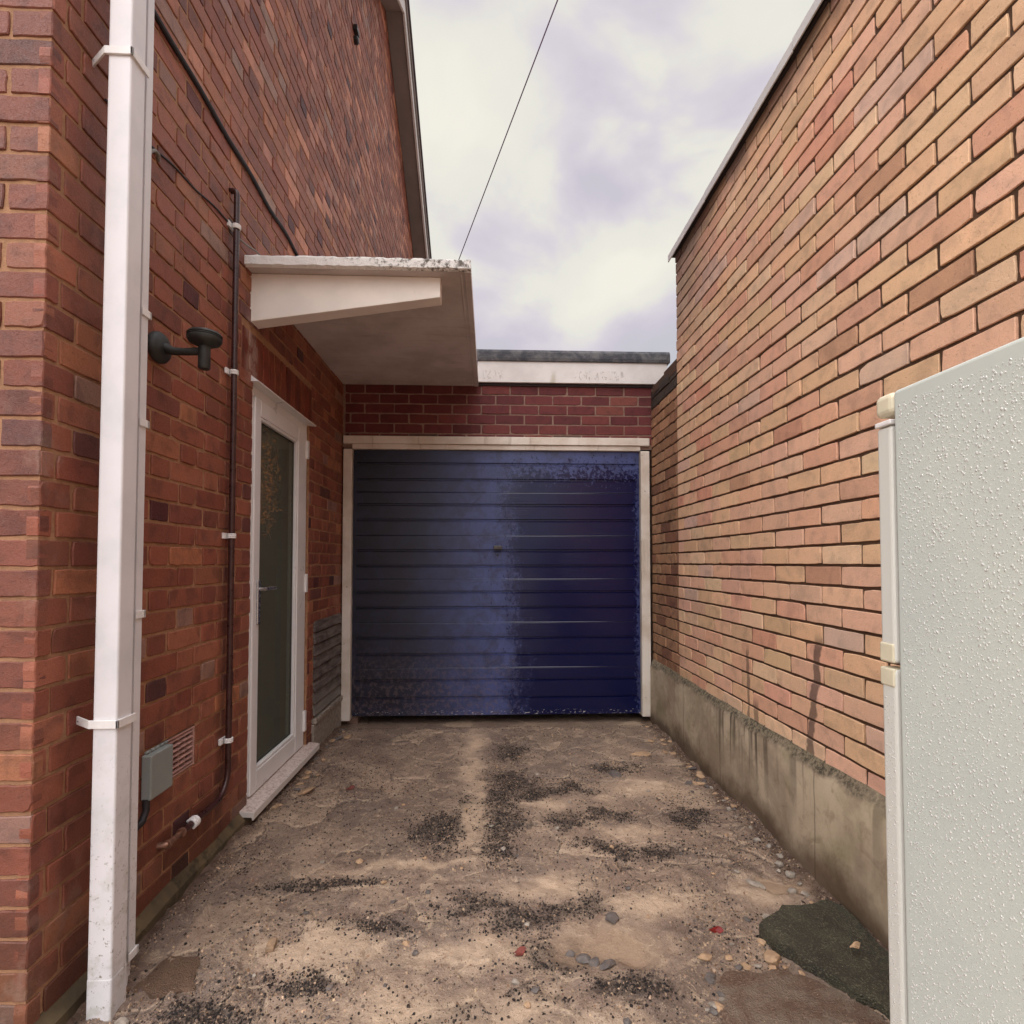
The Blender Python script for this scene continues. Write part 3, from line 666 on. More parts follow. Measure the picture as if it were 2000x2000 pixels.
# side door ---------------------------------------------------------
fx = XL - .018                                        # face of the outer frame
dr = MB()
dr.box(fx - .07, fx, DY0 + .004, DY0 + .045, DZ0, DZ1 - .004); dr.box(fx - .07, fx, DY1 - .028, DY1 - .004, DZ0, DZ1 - .004)
dr.box(fx - .07, fx - .0005, DY0 + .045, DY1 - .028, DZ1 - .062, DZ1 - .004)
door = obj("door", dr, m_frame, house, bevel=.004); door["label"] = "white glazed side door closed above a white sill"
GY0, GY1, GZ0, GZ1 = 2.752, 3.250, .205, 1.925
sx_ = fx + .010
sb = MB(); sy0, sy1, sz0, sz1 = DY0 + .047, DY1 - .030, DZ0 + .012, DZ1 - .066
sb.box(sx_ - .06, sx_, sy0, GY0 - .018, sz0, sz1); sb.box(sx_ - .06, sx_, GY1 + .018, sy1, sz0, sz1)
sb.box(sx_ - .06, sx_ - .0006, GY0 - .018, GY1 + .018, sz0, GZ0 - .018); sb.box(sx_ - .06, sx_ - .0006, GY0 - .018, GY1 + .018, GZ1 + .018, sz1)
obj("sash", sb, m_frame, door, bevel=.005)
bd = MB()
q = sx_ - .004
for (y0, y1, z0, z1) in ((GY0 - .018, GY0, GZ0 - .018, GZ1 + .018), (GY1, GY1 + .018, GZ0 - .018, GZ1 + .018), (GY0, GY1, GZ0 - .018, GZ0), (GY0, GY1, GZ1, GZ1 + .018)): bd.box(q - .03, q, y0, y1, z0, z1)
obj("glazing_bead", bd, m_frame, door, bevel=.006)
gk = MB()
for (y0, y1, z0, z1) in ((GY0, GY0 + .006, GZ0, GZ1), (GY1 - .006, GY1, GZ0, GZ1), (GY0 + .006, GY1 - .006, GZ0, GZ0 + .006), (GY0 + .006, GY1 - .006, GZ1 - .006, GZ1)): gk.box(q - .027, q - .018, y0, y1, z0, z1)
obj("gasket", gk, m_rubber, door)
gl = MB(); gl.box(q - .024, q - .020, GY0 + .002, GY1 - .002, GZ0 + .002, GZ1 - .002); obj("glass_pane", gl, m_glass, door)
rm = MB(); rx0 = fx - .30
rm.add([(rx0, 2.5, 0), (rx0, 3.6, 0), (rx0, 3.6, 2.2), (rx0, 2.5, 2.2)], [(0, 1, 2, 3)])
for yy in (2.56, 3.5): rm.add([(rx0, yy, 0), (fx - .075, yy, 0), (fx - .075, yy, 2.2), (rx0, yy, 2.2)], [(0, 1, 2, 3)])
for zz in (.06, 2.12): rm.add([(rx0, 2.5, zz), (fx - .075, 2.5, zz), (fx - .075, 3.6, zz), (rx0, 3.6, zz)], [(0, 1, 2, 3)])
obj("lobby", rm, m_room, house)
hp = MB(); hp.box(sx_ + .0005, sx_ + .010, 2.706, 2.736, .905, 1.125); obj("handle_plate", hp, m_steel, door, bevel=.006)
hh = MB(); hh.tube([(sx_ + .008, 2.721, 1.080), (sx_ + .045, 2.721, 1.080)], .009, 12); hh.tube([(sx_ + .042, 2.715, 1.080), (sx_ + .046, 2.78, 1.082), (sx_ + .044, 2.835, 1.080)], [.010, .009, .008], 12)
obj("handle", hh, m_steel, door, smooth=True)
for z0, z1 in ((1.858, 1.972), (1.026, 1.140), (.172, .298)):
    b = MB(); b.box(fx + .001, fx + .022, DY1 - .046, DY1 - .014, z0, z1); obj("hinge", b, m_frame, door, bevel=.005)
dc = MB(); dc.prism([(XL - .03, 2.087), (XL + .036, 2.078), (XL + .036, 2.073), (XL - .03, 2.075)], 'y', 2.592, 3.45)
dc.prism([(XL - .03, 2.0872), (XL + .034, 2.0782), (XL - .018, 2.118), (XL - .03, 2.118)], 'y', 2.5925, 3.4495)
obj("drip_cap", dc, m_frame, house)
b = MB(); b.prism([(XL - .04, .082), (XL + .058, .070), (XL + .062, .066), (XL + .062, .034), (XL + .054, .034), (XL + .053, .046), (XL - .04, .05)], 'y', 2.545, 3.50)
a_ = M("dirty_sill"); c_ = a_.mix(a_.ramp(a_.noise(75, 5, .75), .42, .75), lin(214, 200, 192), lin(128, 98, 86)); up_ = a_.n.new("ShaderNodeNewGeometry")
spn = a_.n.new("ShaderNodeSeparateXYZ"); a_.t.links.new(up_.outputs["Normal"], spn.inputs[0])
c_ = a_.mix(a_.ramp(spn.outputs[2], .5, .9), lin(214, 208, 202), c_); m_sill = a_.set(c_, .5)
obj("sill", b, m_sill, house, bevel=.002)
# air brick
b = MB(); b.box(XL - .05, XL - .034, VY0 + .004, VY1 - .004, VZ0 + .004, VZ1 - .004, 1)
for (y0, y1) in ((VY0 + .004, VY0 + .013), (VY1 - .013, VY1 - .004)): b.box(XL - .034, XL - .001, y0, y1, VZ0 + .004, VZ1 - .004)
for z0 in (VZ0 + .004, VZ1 - .010): b.box(XL - .034, XL - .0015, VY0 + .013, VY1 - .013, z0, z0 + .006)
nr = 7
for k in range(nr):
    z0 = VZ0 + .010 + k * (VZ1 - VZ0 - .02) / nr
    for j in range(5):
        y0 = VY0 + .0135 + j * (VY1 - VY0 - .027) / 5; dz = random.gauss(0, .0006)
        b.prism([(XL - .011, z0 + .009 + dz), (XL - .0015, z0 + .006 + dz), (XL - .001, z0 + .0098 + dz), (XL - .011, z0 + .0128 + dz)], 'y', y0 + .001, y0 + (VY1 - VY0 - .027) / 5 - .001)
        if j: b.box(XL - .034, XL - .010, y0 - .0025, y0 + .0025, z0, z0 + .019)
obj("air_brick", b, [m_terra, m_dark], house)
# weathered timber slats low on the wall
sl = MB(); sl.box(XL - .012, XL - .006, PY0, PY1, PZ0, PZ1, 1); ns = 8; ph = (PZ1 - PZ0) / ns
for k in range(ns):
    z0 = PZ0 + k * ph; j_ = random.gauss(0, .0015)
    sl.prism([(XL - .006, z0 + .014 + j_), (XL + .012, z0 + .006), (XL + .014, z0 + .010), (XL + .002, z0 + ph - .001), (XL - .006, z0 + ph - .001)], 'y', PY0 + random.random() * .006, PY1 - random.random() * .004)
obj("slatted_panel", sl, [m_slat, m_dark], house)
b = MB(); b.box(XL - .01, XL + .016, PY0 - .02, PY1, -.05, PZ0 - .045); b.box(XL - .01, XL + .026, PY0 - .01, PY1, PZ0 - .044, PZ0 - .008); obj("cement_fillet", b, m_stone, house, bevel=.006)
# concrete door canopy
cy0, cy1, cz0, cz1 = 2.505, D - .002, 2.588, 2.638
cp = MB()
nxp = 60
def rag(k, s_): return float(vnoise(np.array(k * .7), np.array(s_), 1.0, 77) - .5)
cp.box(XL - .05, -.102, cy0 + .012, cy1, cz0 + .002, cz1 - .006)
canopy = obj("canopy", cp, m_canopy, house); canopy["label"] = "grey concrete canopy slab with a flaking front edge"
ce = MB(); xs = np.linspace(XL + .002, -.094, nxp)
for i in range(nxp - 1):
    A = [(cy0 + .003 * rag(i, 1), cz0 + .006 + .006 * rag(i, 2)), (cy0 + .02, cz0 - .001), (cy0 + .02, cz1 + .001), (cy0 + .006, cz1 + .006 * rag(i, 3)), (cy0 + .003 * rag(i, 1), cz1 - .008)]
    B = [(cy0 + .003 * rag(i+1, 1), cz0 + .006 + .006 * rag(i+1, 2)), (cy0 + .02, cz0 - .001), (cy0 + .02, cz1 + .001), (cy0 + .006, cz1 + .006 * rag(i+1, 3)), (cy0 + .003 * rag(i+1, 1), cz1 - .008)]
    ce.add([(xs[i], *p) for p in A] + [(xs[i+1], *p) for p in B], [(k, (k+1) % 5, 5 + (k+1) % 5, 5 + k) for k in range(5)])
ce.add([(xs[0], *p) for p in [(cy0, cz0 + .006), (cy0 + .02, cz0), (cy0 + .02, cz1), (cy0 + .006, cz1), (cy0, cz1 - .008)]], [(0, 1, 2, 3, 4)])
ce.add([(xs[-1], *p) for p in [(cy0, cz0 + .006), (cy0 + .02, cz0), (cy0 + .02, cz1), (cy0 + .006, cz1), (cy0, cz1 - .008)]], [(4, 3, 2, 1, 0)])
obj("front_edge", ce, m_edge, canopy)
b = MB(); b.box(-.125, -.094, cy0 + .021, cy1 - .001, cz0 - .004, cz1); b.box(-.147, -.139, cy0 + .06, cy1 - .001, cz0 - .001, cz0 + .004); b.box(XL, -.16, 3.02, 3.024, cz0 + .0005, cz0 + .004); obj("drip_lip", b, m_canopy, canopy, bevel=.003)
br = MB(); br.prism([(XL - .03, cz0 + .001), (-.243, cz0 + .001), (-.243, 2.492), (XL - .03, 2.352)], 'y', 2.583, 2.668); obj("bracket", br, m_bracket, canopy, bevel=.003)

# ------------------------------------------------------------------ garage
gar = thing("brick_garage", (0.05, 6.5, 0), "flat roofed brick garage with a dark blue door at the end of the driveway", "garage")
rg, _ = courses(XL + .02, XR + .14, 2.135, 6, .0773, 'stretcher', .053 + .1)
tg = pick([lin(112, 52, 52, .8), lin(120, 58, 56, .8), lin(104, 46, 48, .8), lin(98, 76, 66, .8), lin(130, 72, 62, .8)], [4, 3, 3, .8, 1.2], len(rg))
mo = MB(); gm_ = D + .004
mo.add([(XL, gm_, 2.1), (XR + .14, gm_, 2.1), (XR + .14, gm_, 2.62), (XL, gm_, 2.62)], [(0, 1, 2, 3)])
mo.box(XL, XL + .12, D + .06, 9, -.1, 2.6); mo.box(XR + .02, XR + .14, D + .02, 9, -.1, 2.6); mo.box(XL, XR + .14, 9, 9.1, -.1, 2.6); mo.box(XL, XR + .14, D + .02, D + .2, 2.2, 2.6)
wall_obj("wall", [brick_mesh(rg, tg, (0, D, 0), (1, 0, 0), (0, -1, 0), cham=.002, jit=.0006)], mo, [m_brickG, m_mortG], gar)
b = MB(); b.box(-.10, XR + .13, D - .034, D - .012, 2.612, 2.778); obj("fascia", b, m_fascia, gar, bevel=.003)
b = MB(); b.box(-.10, XR + .13, D - .012, D + .1, 2.592, 2.611); obj("fascia_batten", b, m_under, gar)
b = MB(); b.prism([(D - .046, 2.776), (D - .052, 2.80), (D - .050, 2.845), (D - .035, 2.868), (D + .0, 2.880), (9.2, 2.88), (9.2, 2.7785), (D - .03, 2.7785)], 'x', XL + .005, XR + .15)
obj("roof_felt", b, m_felt, gar, bevel=.004)
fr = MB(); fy0, fy1 = D - .022, D + .06
fr.box(XL + .012, -1.062, fy0, fy1, .012, 2.085); fr.box(1.178, 1.247, fy0, fy1, .02, 2.085)
fr.box(XL + .012, 1.247, fy0 - .006, fy1, 2.1255, 2.186); fr.box(-1.062, 1.178, fy0 + .008, fy1, 2.0865, 2.125)
obj("door_frame", fr, m_timber, gar, bevel=.004)
# up-and-over door: one pressed sheet, its profile drawn out sideways
GR = [1.981, 1.857, 1.661, 1.542, 1.305, 1.186, .985, .866, .632, .506, .309, .176]
RD = [1.757, 1.420, 1.082, .748, .400]
ev = []
for z_ in GR: ev += [(z_ + .0085, 0.0), (z_ + .0045, .011), (z_ - .0045, .011), (z_ - .010, -.0015), (z_ - .018, 0)]
for z_ in RD: ev += [(z_ + .004, 0), (z_ + .001, -.0028), (z_ - .003, .0012), (z_ - .007, 0)]
ev += [(2.084, 0), (.046, 0)]
ev.sort(key=lambda p: -p[0]); yb = D + .012
X0, X1 = -1.030, 1.146; gd = MB(); n_ = len(ev)
gd.add([(X0, yb + p[1], p[0]) for p in ev] + [(X1, yb + p[1], p[0]) for p in ev], [(i, i + 1, n_ + i + 1, n_ + i) for i in range(n_ - 1)])
for x0, x1 in ((-1.058, X0), (X1, 1.174)): gd.box(x0, x1, yb + .006, yb + .03, .046, 2.084)
gd.box(X0, X1, yb + .014, yb + .03, .046, 2.084); gd.box(-1.05, 1.166, yb - .004, yb + .03, .040, .068)
gdoor = obj("door", gd, m_gdoor, gar); gdoor["label"] = "dark blue ribbed metal door, wet and shiny on its right half"
b = MB(); b.lathe([(.013, 0), (.013, .022), (.009, .024)], (.057, yb - .002, 1.325), (0, -1, 0), 16); b.box(.024, .090, yb - .052, yb - .020, 1.311, 1.341)
obj("handle", b, m_handle, gdoor, bevel=.007)
b = MB(); b.lathe([(.008, 0), (.008, .004), (.003, .005)], (.057, yb - .001, 1.268), (0, -1, 0), 14); obj("keyhole", b, m_lamp, gdoor)

# ------------------------------------------------------------------ the buff brick building on the right
nb = thing("buff_brick_building", (2.4, 1.0, 0), "buff and pink brick building on a tall concrete plinth right of the driveway", "building")
PR = .0757; zr0 = 1.2002 - 10 * PR; Y1R = 3.572
rr, _ = courses(-Y1R, 1.6, zr0, 38, PR, 'stretcher', -2.122, mort=.0105, stretch=.2245)
K_ = 1.07
palR = [lin(218, 178, 142, K_), lin(217, 173, 145, K_), lin(212, 163, 135, K_), lin(212, 174, 138, K_), lin(221, 186, 152, K_), lin(206, 150, 124, K_), lin(190, 146, 116, K_), lin(208, 174, 154, K_)]
tr = pick(palR, [4, 4.5, 2.6, 2.2, 2, .4, .35, .9], len(rr), .045)
mo = MB(); xm = XR + .0062
mo.add([(xm, -1.6, .44), (xm, Y1R, .44), (xm, Y1R, 3.33), (xm, -1.6, 3.33)], [(0, 1, 2, 3)])
mo.box(XR + .03, 4.0, -1.6, Y1R - .004, -.1, 3.33)
# short return of bricks at the far corner
rc, _ = courses(XR + .002, 2.0, zr0, 38, PR, 'stretcher', XR + .102, mort=.0105, stretch=.2245)
rc_n = brick_mesh(rc[:, :], pick(palR, [4, 4, 2.6, 2.2, 2, .45, .45, .9], len(rc), .05), (0, Y1R, 0), (1, 0, 0), (0, 1, 0))
wall_obj("wall", [brick_mesh(rr, tr, (XR, 0, 0), (0, -1, 0), (-1, 0, 0), cham=.0016, jit=.0006), rc_n], mo, [m_brickR, m_mortR], nb)
# older, lower brickwork between it and the garage
ro, _ = courses(-D + .01, -Y1R - .004, zr0, 28, PR, 'stretcher', -3.75, mort=.010)
ro = ro[ro[:, 3] < 2.60]
to = pick([lin(172, 130, 98, .9), lin(158, 116, 86, .9), lin(182, 140, 106, .9), lin(136, 94, 72, .9)], [3, 3, 2, .8], len(ro)); dk_ = ro[:, 3] > 2.36 + .1 * rng.random(len(ro)); to[dk_] = pick([lin(70, 58, 50, .8), lin(58, 48, 44, .8)], [1, 1], dk_.sum())
mo = MB(); mo.box(XR + .012, XR + .24, Y1R, D + .015, -.1, 2.52); mo.box(XR + .006, XR + .25, Y1R - .02, 3.86, 2.522, 2.60); mo.box(XR + .006, XR + .25, 3.87, D - .05, 2.522, 2.585)
ow = wall_obj("old_wall", [brick_mesh(ro, to, (XR + .006, 0, 0), (0, -1, 0), (-1, 0, 0), jit=.0018)], mo, [m_brickO, m_mortR], nb)
ow["label"] = "older darker brickwork below the garage roof, black with lichen on top"
# plinth with a rough weathered ledge
ys = np.arange(-1.6, D - .03, .05); pl = MB(); prof = []
for i, yv in enumerate(ys):
    f_ = lambda s_, sc=3.: float(vnoise(np.array(yv * 1.0), np.array(s_), sc, 21) - .5)
    prof.append([(1.44, -.1), (1.235 + .006 * f_(1), -.1), (1.235 + .005 * f_(2), .05), (1.235 + .004 * f_(3), .25), (1.235 + .003 * f_(4, 9), .412 + .006 * f_(4, 12)), (1.241 + .004 * f_(5, 12), .430 + .01 * f_(6, 12)), (XR + .002, .464 + .006 * f_(7, 14)), (1.44, .464)])
n_ = len(prof[0]); pv = []; pf = []
for i, yv in enumerate(ys): pv += [(p[0], yv, p[1]) for p in prof[i]]
for i in range(len(ys) - 1): pf += [(i*n_+k, i*n_+(k+1) % n_, (i+1)*n_+(k+1) % n_, (i+1)*n_+k) for k in range(n_)]
pf += [tuple(range(n_)), tuple(range((len(ys)-1)*n_, len(ys)*n_))]
pl.add(pv, pf); obj("plinth", pl, m_plinth, nb, smooth=True)
for k, (y0, y1, dz) in enumerate(((-1.6, 2.085, .004), (2.09, 2.99, 0), (2.995, 3.625, -.004))):
    b = MB(); b.prism([(XR - .036, 3.288 + dz), (XR - .030, 3.288 + dz), (XR - .030, 3.320 + dz), (XR + .4, 3.320 + dz), (XR + .4, 3.334 + dz), (XR - .036, 3.334 + dz)], 'y', y0, y1); obj("coping", b, m_coping, nb)
b = MB(); b.box(XR - .018, XR + .3, -1.6, Y1R + .02, 3.297, 3.3125); obj("gap_shade_strip", b, m_under, nb)  # dark strip set in the gap under the coping to paint its shade
b = MB(); b.box(XR + .3, 4.1, -1.6, Y1R, 3.3305, 3.36); obj("roof", b, m_felt, nb)

# ------------------------------------------------------------------ white downpipe and its neighbour
dp_ = thing("downpipe", (-1.035, 1.545, 0), "white square rainwater downpipe running up the near corner of the red brick house", "downpipe")
b = MB(); b.box(-1.070, -1.006, 1.512, 1.576, -.02, 4.66); obj("pipe", b, m_pipe, dp_, bevel=.006, seg=3)
b = MB(); b.box(-1.0708, -1.0052, 1.5112, 1.5768, -.05, .105); obj("pipe_shoe", b, m_pipe, dp_, bevel=.006, seg=3)
for zc, tl_ in ((.775, .03), (2.640, .05)):
    b = MB()
    b.prism([(-1.076, zc - .011), (-.9995, zc - .011), (-.9995, zc + .011), (-1.076, zc + .011)], 'y', 1.5055, 1.5115)
    b.box(-1.0055, -.9995, 1.5055, 1.5826, zc - .011, zc + .011)
    ear = [(XL + .001, 1.556), (-1.076, 1.511), (-1.076, 1.5055), (XL - .0, 1.550)]
    b.prism(ear, 'z', zc - .011, zc + .011)
    cl = obj("bracket", b, m_clip, dp_, bevel=.001)
    b = MB(); b.lathe([(.005, 0), (.005, .003), (.002, .004)], (XL + .012, 1.546, zc), (.5, -.85, 0), 10); obj("screw", b, m_steel, cl)
cd_ = thing("cable_trunking", (-1.03, 1.615, 0), "slim white cable trunking clipped beside the white downpipe", "trunking")
b = MB(); b.box(-1.043, -1.020, 1.603, 1.632, .105, 3.9); b.box(-1.040, -1.030, 1.605, 1.628, .03, .104); b.tube([(-1.034, 1.616, .04), (-1.034, 1.612, .012), (-1.036, 1.604, .004), (-1.040, 1.596, .012)], .006, 8); obj("channel", b, m_pipe, cd_, bevel=.002)
for zc in (.096, 1.060, 1.62, 1.947):
    b = MB(); b.box(-1.0195, -1.0145, 1.598, 1.640, zc - .011, zc + .011); b.box(XL + .002, -1.0145, 1.6325, 1.6385, zc - .011, zc + .011)
    obj("clip", b, m_clip, cd_, bevel=.001)

# ------------------------------------------------------------------ wall lamp bracket without its globe
lp = thing("wall_lamp", (XL, 1.865, 1.942), "black wall lamp bracket without its globe on the red brick house", "lamp")
b = MB(); b.lathe([(.050, 0), (.053, .004), (.053, .016), (.046, .026), (.030, .032), (.018, .036)], (XL + .002, 1.865, 1.942), (1, 0, 0), 28); obj("backplate", b, m_lamp, lp, smooth=True)
b = MB(); b.tube([(XL + .03, 1.865, 1.942), (XL + .06, 1.864, 1.930), (XL + .10, 1.862, 1.928), (XL + .162, 1.860, 1.930)], [.019, .0135, .0125, .0135], 14); obj("arm", b, m_lamp, lp, smooth=True)
cx_, cy_ = XL + .166, 1.86
b = MB(); b.lathe([(.016, 1.868), (.019, 1.872), (.019, 1.945), (.030, 1.950), (.048, 1.958), (.054, 1.968), (.0545, 1.974), (.052, 1.976), (.0545, 1.979), (.052, 1.982), (.0545, 1.985), (.052, 1.988), (.050, 1.992), (.040, 1.993)], (cx_, cy_, 0), (0, 0, 1), 32); obj("lamp_holder", b, m_lamp, lp, smooth=True)
b = MB(); b.lathe([(.026, 1.9932), (.026, 2.000), (.022, 2.003)], (cx_, cy_, 0), (0, 0, 1), 24); obj("lamp_insert", b, m_disc, lp, smooth=True)

# ------------------------------------------------------------------ brown overflow pipe
def arc(c, r, a0, a1, ax0, ax1, n=7):
    return [Vector(c) + (Vector(ax0) * math.cos(a0 + (a1-a0)*k/(n-1)) + Vector(ax1) * math.sin(a0 + (a1-a0)*k/(n-1))) * r for k in range(n)]
px, py = XL + .026, 2.372
bp = thing("brown_pipe", (px, py, 1.5), "slim brown pipe running down the red brick wall left of the side door", "pipe")
path = [(XL - .02, py, 2.842)] + [tuple(p) for p in arc((px - .018, py, 2.824), .018, math.pi/2, 0, (1, 0, 0), (0, 0, 1), 6)] + [(px, py, .335)] + [tuple(p) for p in arc((px, py - .10, .335), .10, 0, -math.pi/2, (0, 1, 0), (0, 0, 1), 8)] + [(px, 2.03, .235)]
b = MB(); b.tube(path, .0125, 14); obj("pipe", b, m_copper, bp, smooth=True)
b = MB(); b.tube([(px, 2.035, .235), (px, 2.02, .235), (px, 2.02, .235), (px, 1.955, .236), (px, 1.95, .236), (px, 1.938, .236)], [.0165, .0165, .010, .010, .015, .015], 14); b.tube([(px, 1.944, .236), (px - .01, 1.936, .236), (XL - .01, 1.935, .236)], .012, 12); obj("elbow_fitting", b, m_brass, bp, smooth=True)
for zc in (2.680, 2.036, 1.325, .455):
    b = MB(); b.box(XL + .001, XL + .010, py - .034, py + .016, zc - .012, zc + .012); b.tube([tuple(p) + () for p in [Vector((px, py, 0)) + Vector((math.cos(t_), math.sin(t_), 0)) * .0155 + Vector((0, 0, zc)) for t_ in np.linspace(-2.2, 2.2, 12)]], .0035, 6)
    for dz in (-.007, .007): b.tube([Vector((px, py, zc + dz)) + Vector((math.cos(t_), math.sin(t_), 0)) * .0155 for t_ in np.linspace(-2.2, 2.2, 12)], .0035, 6)
    obj("clip", b, m_clip, bp)
b = MB(); b.tube([Vector((px, 2.105, .235)) + Vector((math.cos(t_), 0, math.sin(t_))) * .0165 for t_ in np.linspace(-1.1, 2.6, 12)], .0055, 6)
b.tube([Vector((px, 2.117, .235)) + Vector((math.cos(t_), 0, math.sin(t_))) * .0165 for t_ in np.linspace(-1.1, 2.6, 12)], .0055, 6); b.tube([Vector((px, 2.093, .235)) + Vector((math.cos(t_), 0, math.sin(t_))) * .0165 for t_ in np.linspace(-1.1, 2.6, 12)], .0055, 6); obj("clip", b, m_clip, bp)

# ------------------------------------------------------------------ grey junction box and cables
jb = thing("junction_box", (XL, 1.89, .505), "small grey plastic box fixed low on the red brick wall over the air brick", "box")
b = MB(); b.box(XL + .001, XL + .034, 1.832, 1.956, .432, .578); obj("case", b, m_grey_pl, jb, bevel=.005, seg=3)
b = MB()
for k in range(5): b.tube([(XL + .010, 1.842 + k*.025, .584), (XL + .010, 1.858 + k*.025, .584)], .005, 8)
obj("terminal_ridge", b, m_grey_pl, jb)
b = MB(); b.tube([(XL + .016, 1.838, .437), (XL + .018, 1.836, .40), (XL + .018, 1.815, .372), (XL + .016, 1.78, .365), (XL + .014, 1.755, .39)], .011, 10); obj("cable_tail", b, m_cable, jb, smooth=True)
def cable(name, pts, r, mt, lab, cat="cable", sag=0):
    b = MB(); P = [Vector(p) for p in pts]; b.tube(P, r, 8); o = obj(name, b, mt, None, smooth=True, origin=P[0]); return props(o, lab, cat)
pp = [(XL + .008, 1.52 + t_ * (3.16 - 1.52), 3.07 - .055 * t_ + .010 * math.sin(t_ * 23) * t_) for t_ in np.linspace(0, 1, 40)] + [(XL + .012, 3.17, 2.9), (XL + .012, 3.17, 2.636)]
cable("wall_cable", pp, .0095, m_cable, "thick black cable running along the upper red brick wall to the canopy")
pp = [(XL + .004, 1.60 + t_ * (2.345 - 1.60), 2.575 + .115 * t_ + .004 * math.sin(t_ * 17)) for t_ in np.linspace(0, 1, 24)]
cable("thin_wall_cable", pp, .0035, m_cable, "thin dark cable following a brick joint from the white downpipe to the brown pipe")
cable("canopy_cable", [(XL + .006, 2.40, 2.675), (XL + .008, 2.44, 2.668), (XL + .02, 2.50, 2.672), (XL + .035, 2.55, 2.678), (XL + .05, 2.60, 2.665), (XL + .06, 2.66, 2.640)], .0042, m_cableg, "short grey cable looping from the brown pipe onto the canopy")
cable("cable_stub", [(XL + .0, 1.862, 2.588), (XL + .008, 1.848, 2.602), (XL + .010, 1.828, 2.600), (XL + .010, 1.81, 2.585), (XL + .010, 1.79, 2.56)], .0055, m_cableg, "grey cable stub curling out of the brickwork behind the white downpipe")
b = MB(); b.lathe([(.03, 0), (.03, .03), (.02, .04)], (XL, 4.42, 5.56), (1, 0, 0), 12); b.box(XL, XL + .035, 4.38, 4.46, 5.62, 5.66)
props(obj("wall_fitting", b, m_black, None, origin=(XL, 4.42, 5.56)), "tiny dark fitting high on the red brick gable", "fitting")
p0, p1 = Vector((-1.12, 8.602, 4.445)), Vector((.511, 4.0, 5.527)); p2 = p0 + (p1 - p0) * 3.4
b = MB(); b.tube([p0 + (p2 - p0) * t_ - Vector((0, 0, .0)) for t_ in np.linspace(0, 1, 30)], .0056, 6); b.box(XL - .01, -1.10, 8.58, 8.62, 4.42, 4.47)
props(obj("overhead_cable", b, m_wire, None, origin=p0), "thin cable strung across the cloudy sky above the garage", "cable")

# amber bunch behind the door glass; emissive strands stand in for its glints
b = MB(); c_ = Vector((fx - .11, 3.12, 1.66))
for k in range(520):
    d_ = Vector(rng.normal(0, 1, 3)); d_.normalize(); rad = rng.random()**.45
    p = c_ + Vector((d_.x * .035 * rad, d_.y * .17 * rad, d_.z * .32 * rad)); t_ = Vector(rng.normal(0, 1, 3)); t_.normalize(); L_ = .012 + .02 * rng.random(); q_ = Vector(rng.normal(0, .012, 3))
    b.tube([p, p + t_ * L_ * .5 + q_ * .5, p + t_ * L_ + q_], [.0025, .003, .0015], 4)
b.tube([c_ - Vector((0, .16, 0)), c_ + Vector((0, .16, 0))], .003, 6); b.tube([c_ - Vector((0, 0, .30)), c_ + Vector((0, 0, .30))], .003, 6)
il = obj("glint_strands", b, m_amber, None, origin=c_)
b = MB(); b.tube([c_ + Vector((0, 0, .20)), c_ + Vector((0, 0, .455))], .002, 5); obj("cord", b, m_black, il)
props(il, "amber glowing strands standing in for glints behind the upper glass of the side door", "lamp")

# ------------------------------------------------------------------ fridge freezer
fr_ = thing("fridge_freezer", (.9, .55, 0), "white fridge freezer covered in raindrops standing at the right edge", "fridge")
FX0, FX1, FYB, FYF, FZ = .63, 1.18, .28, .815, 1.479
b = MB(); b.box(FX0, FX1, FYB, FYF, .02, FZ); obj("body", b, m_fridge, fr_, bevel=.006, seg=3)
for xx in (.67, 1.14):
    for yy in (.33, .77): b = MB(); b.lathe([(.018, -.02), (.018, .021)], (xx, yy, 0), (0, 0, 1), 12); obj("foot", b, m_black, fr_)
def fdoor(z0, z1, lab):
    b = MB(); b.box(FX0 + .002, FX1 - .002, FYF + .007, FYF + .040, z0, z1); d_ = obj("door", b, m_fedge, fr_, bevel=.006, seg=3); d_["label"] = lab
    b = MB(); b.box(FX0 + .008, FX1 - .008, FYF + .0005, FYF + .0068, z0 + .01, z1 - .01); obj("door_seal", b, m_cableg, d_)
    return d_
d1 = fdoor(1.052, 1.428, "short upper freezer door"); d2 = fdoor(.07, 1.043, "tall lower fridge door")
for d_, z0, z1 in ((d1, 1.052, 1.083), (d2, 1.014, 1.0435)):
    b = MB(); b.box(FX0 + .0005, FX0 + .03, FYF + .010, FYF + .041, z0, z1); obj("corner_cap", b, m_cream_pl, d_, bevel=.003)
b = MB(); b.box(FX0 - .001, FX0 + .05, FYF + .006, FYF + .040, 1.4285, 1.437); obj("corner_cap", b, m_clip, d1, bevel=.002)
b = MB(); b.box(FX0, FX1, FYF + .0005, FYF + .041, 1.444, FZ + .001); obj("top_trim", b, m_cream_pl, fr_, bevel=.009, seg=3)
b = MB(); b.box(FX0 + .05, FX0 + .10, FYF + .002, FYF + .03, 1.036, 1.058); obj("hinge", b, m_steel, fr_)
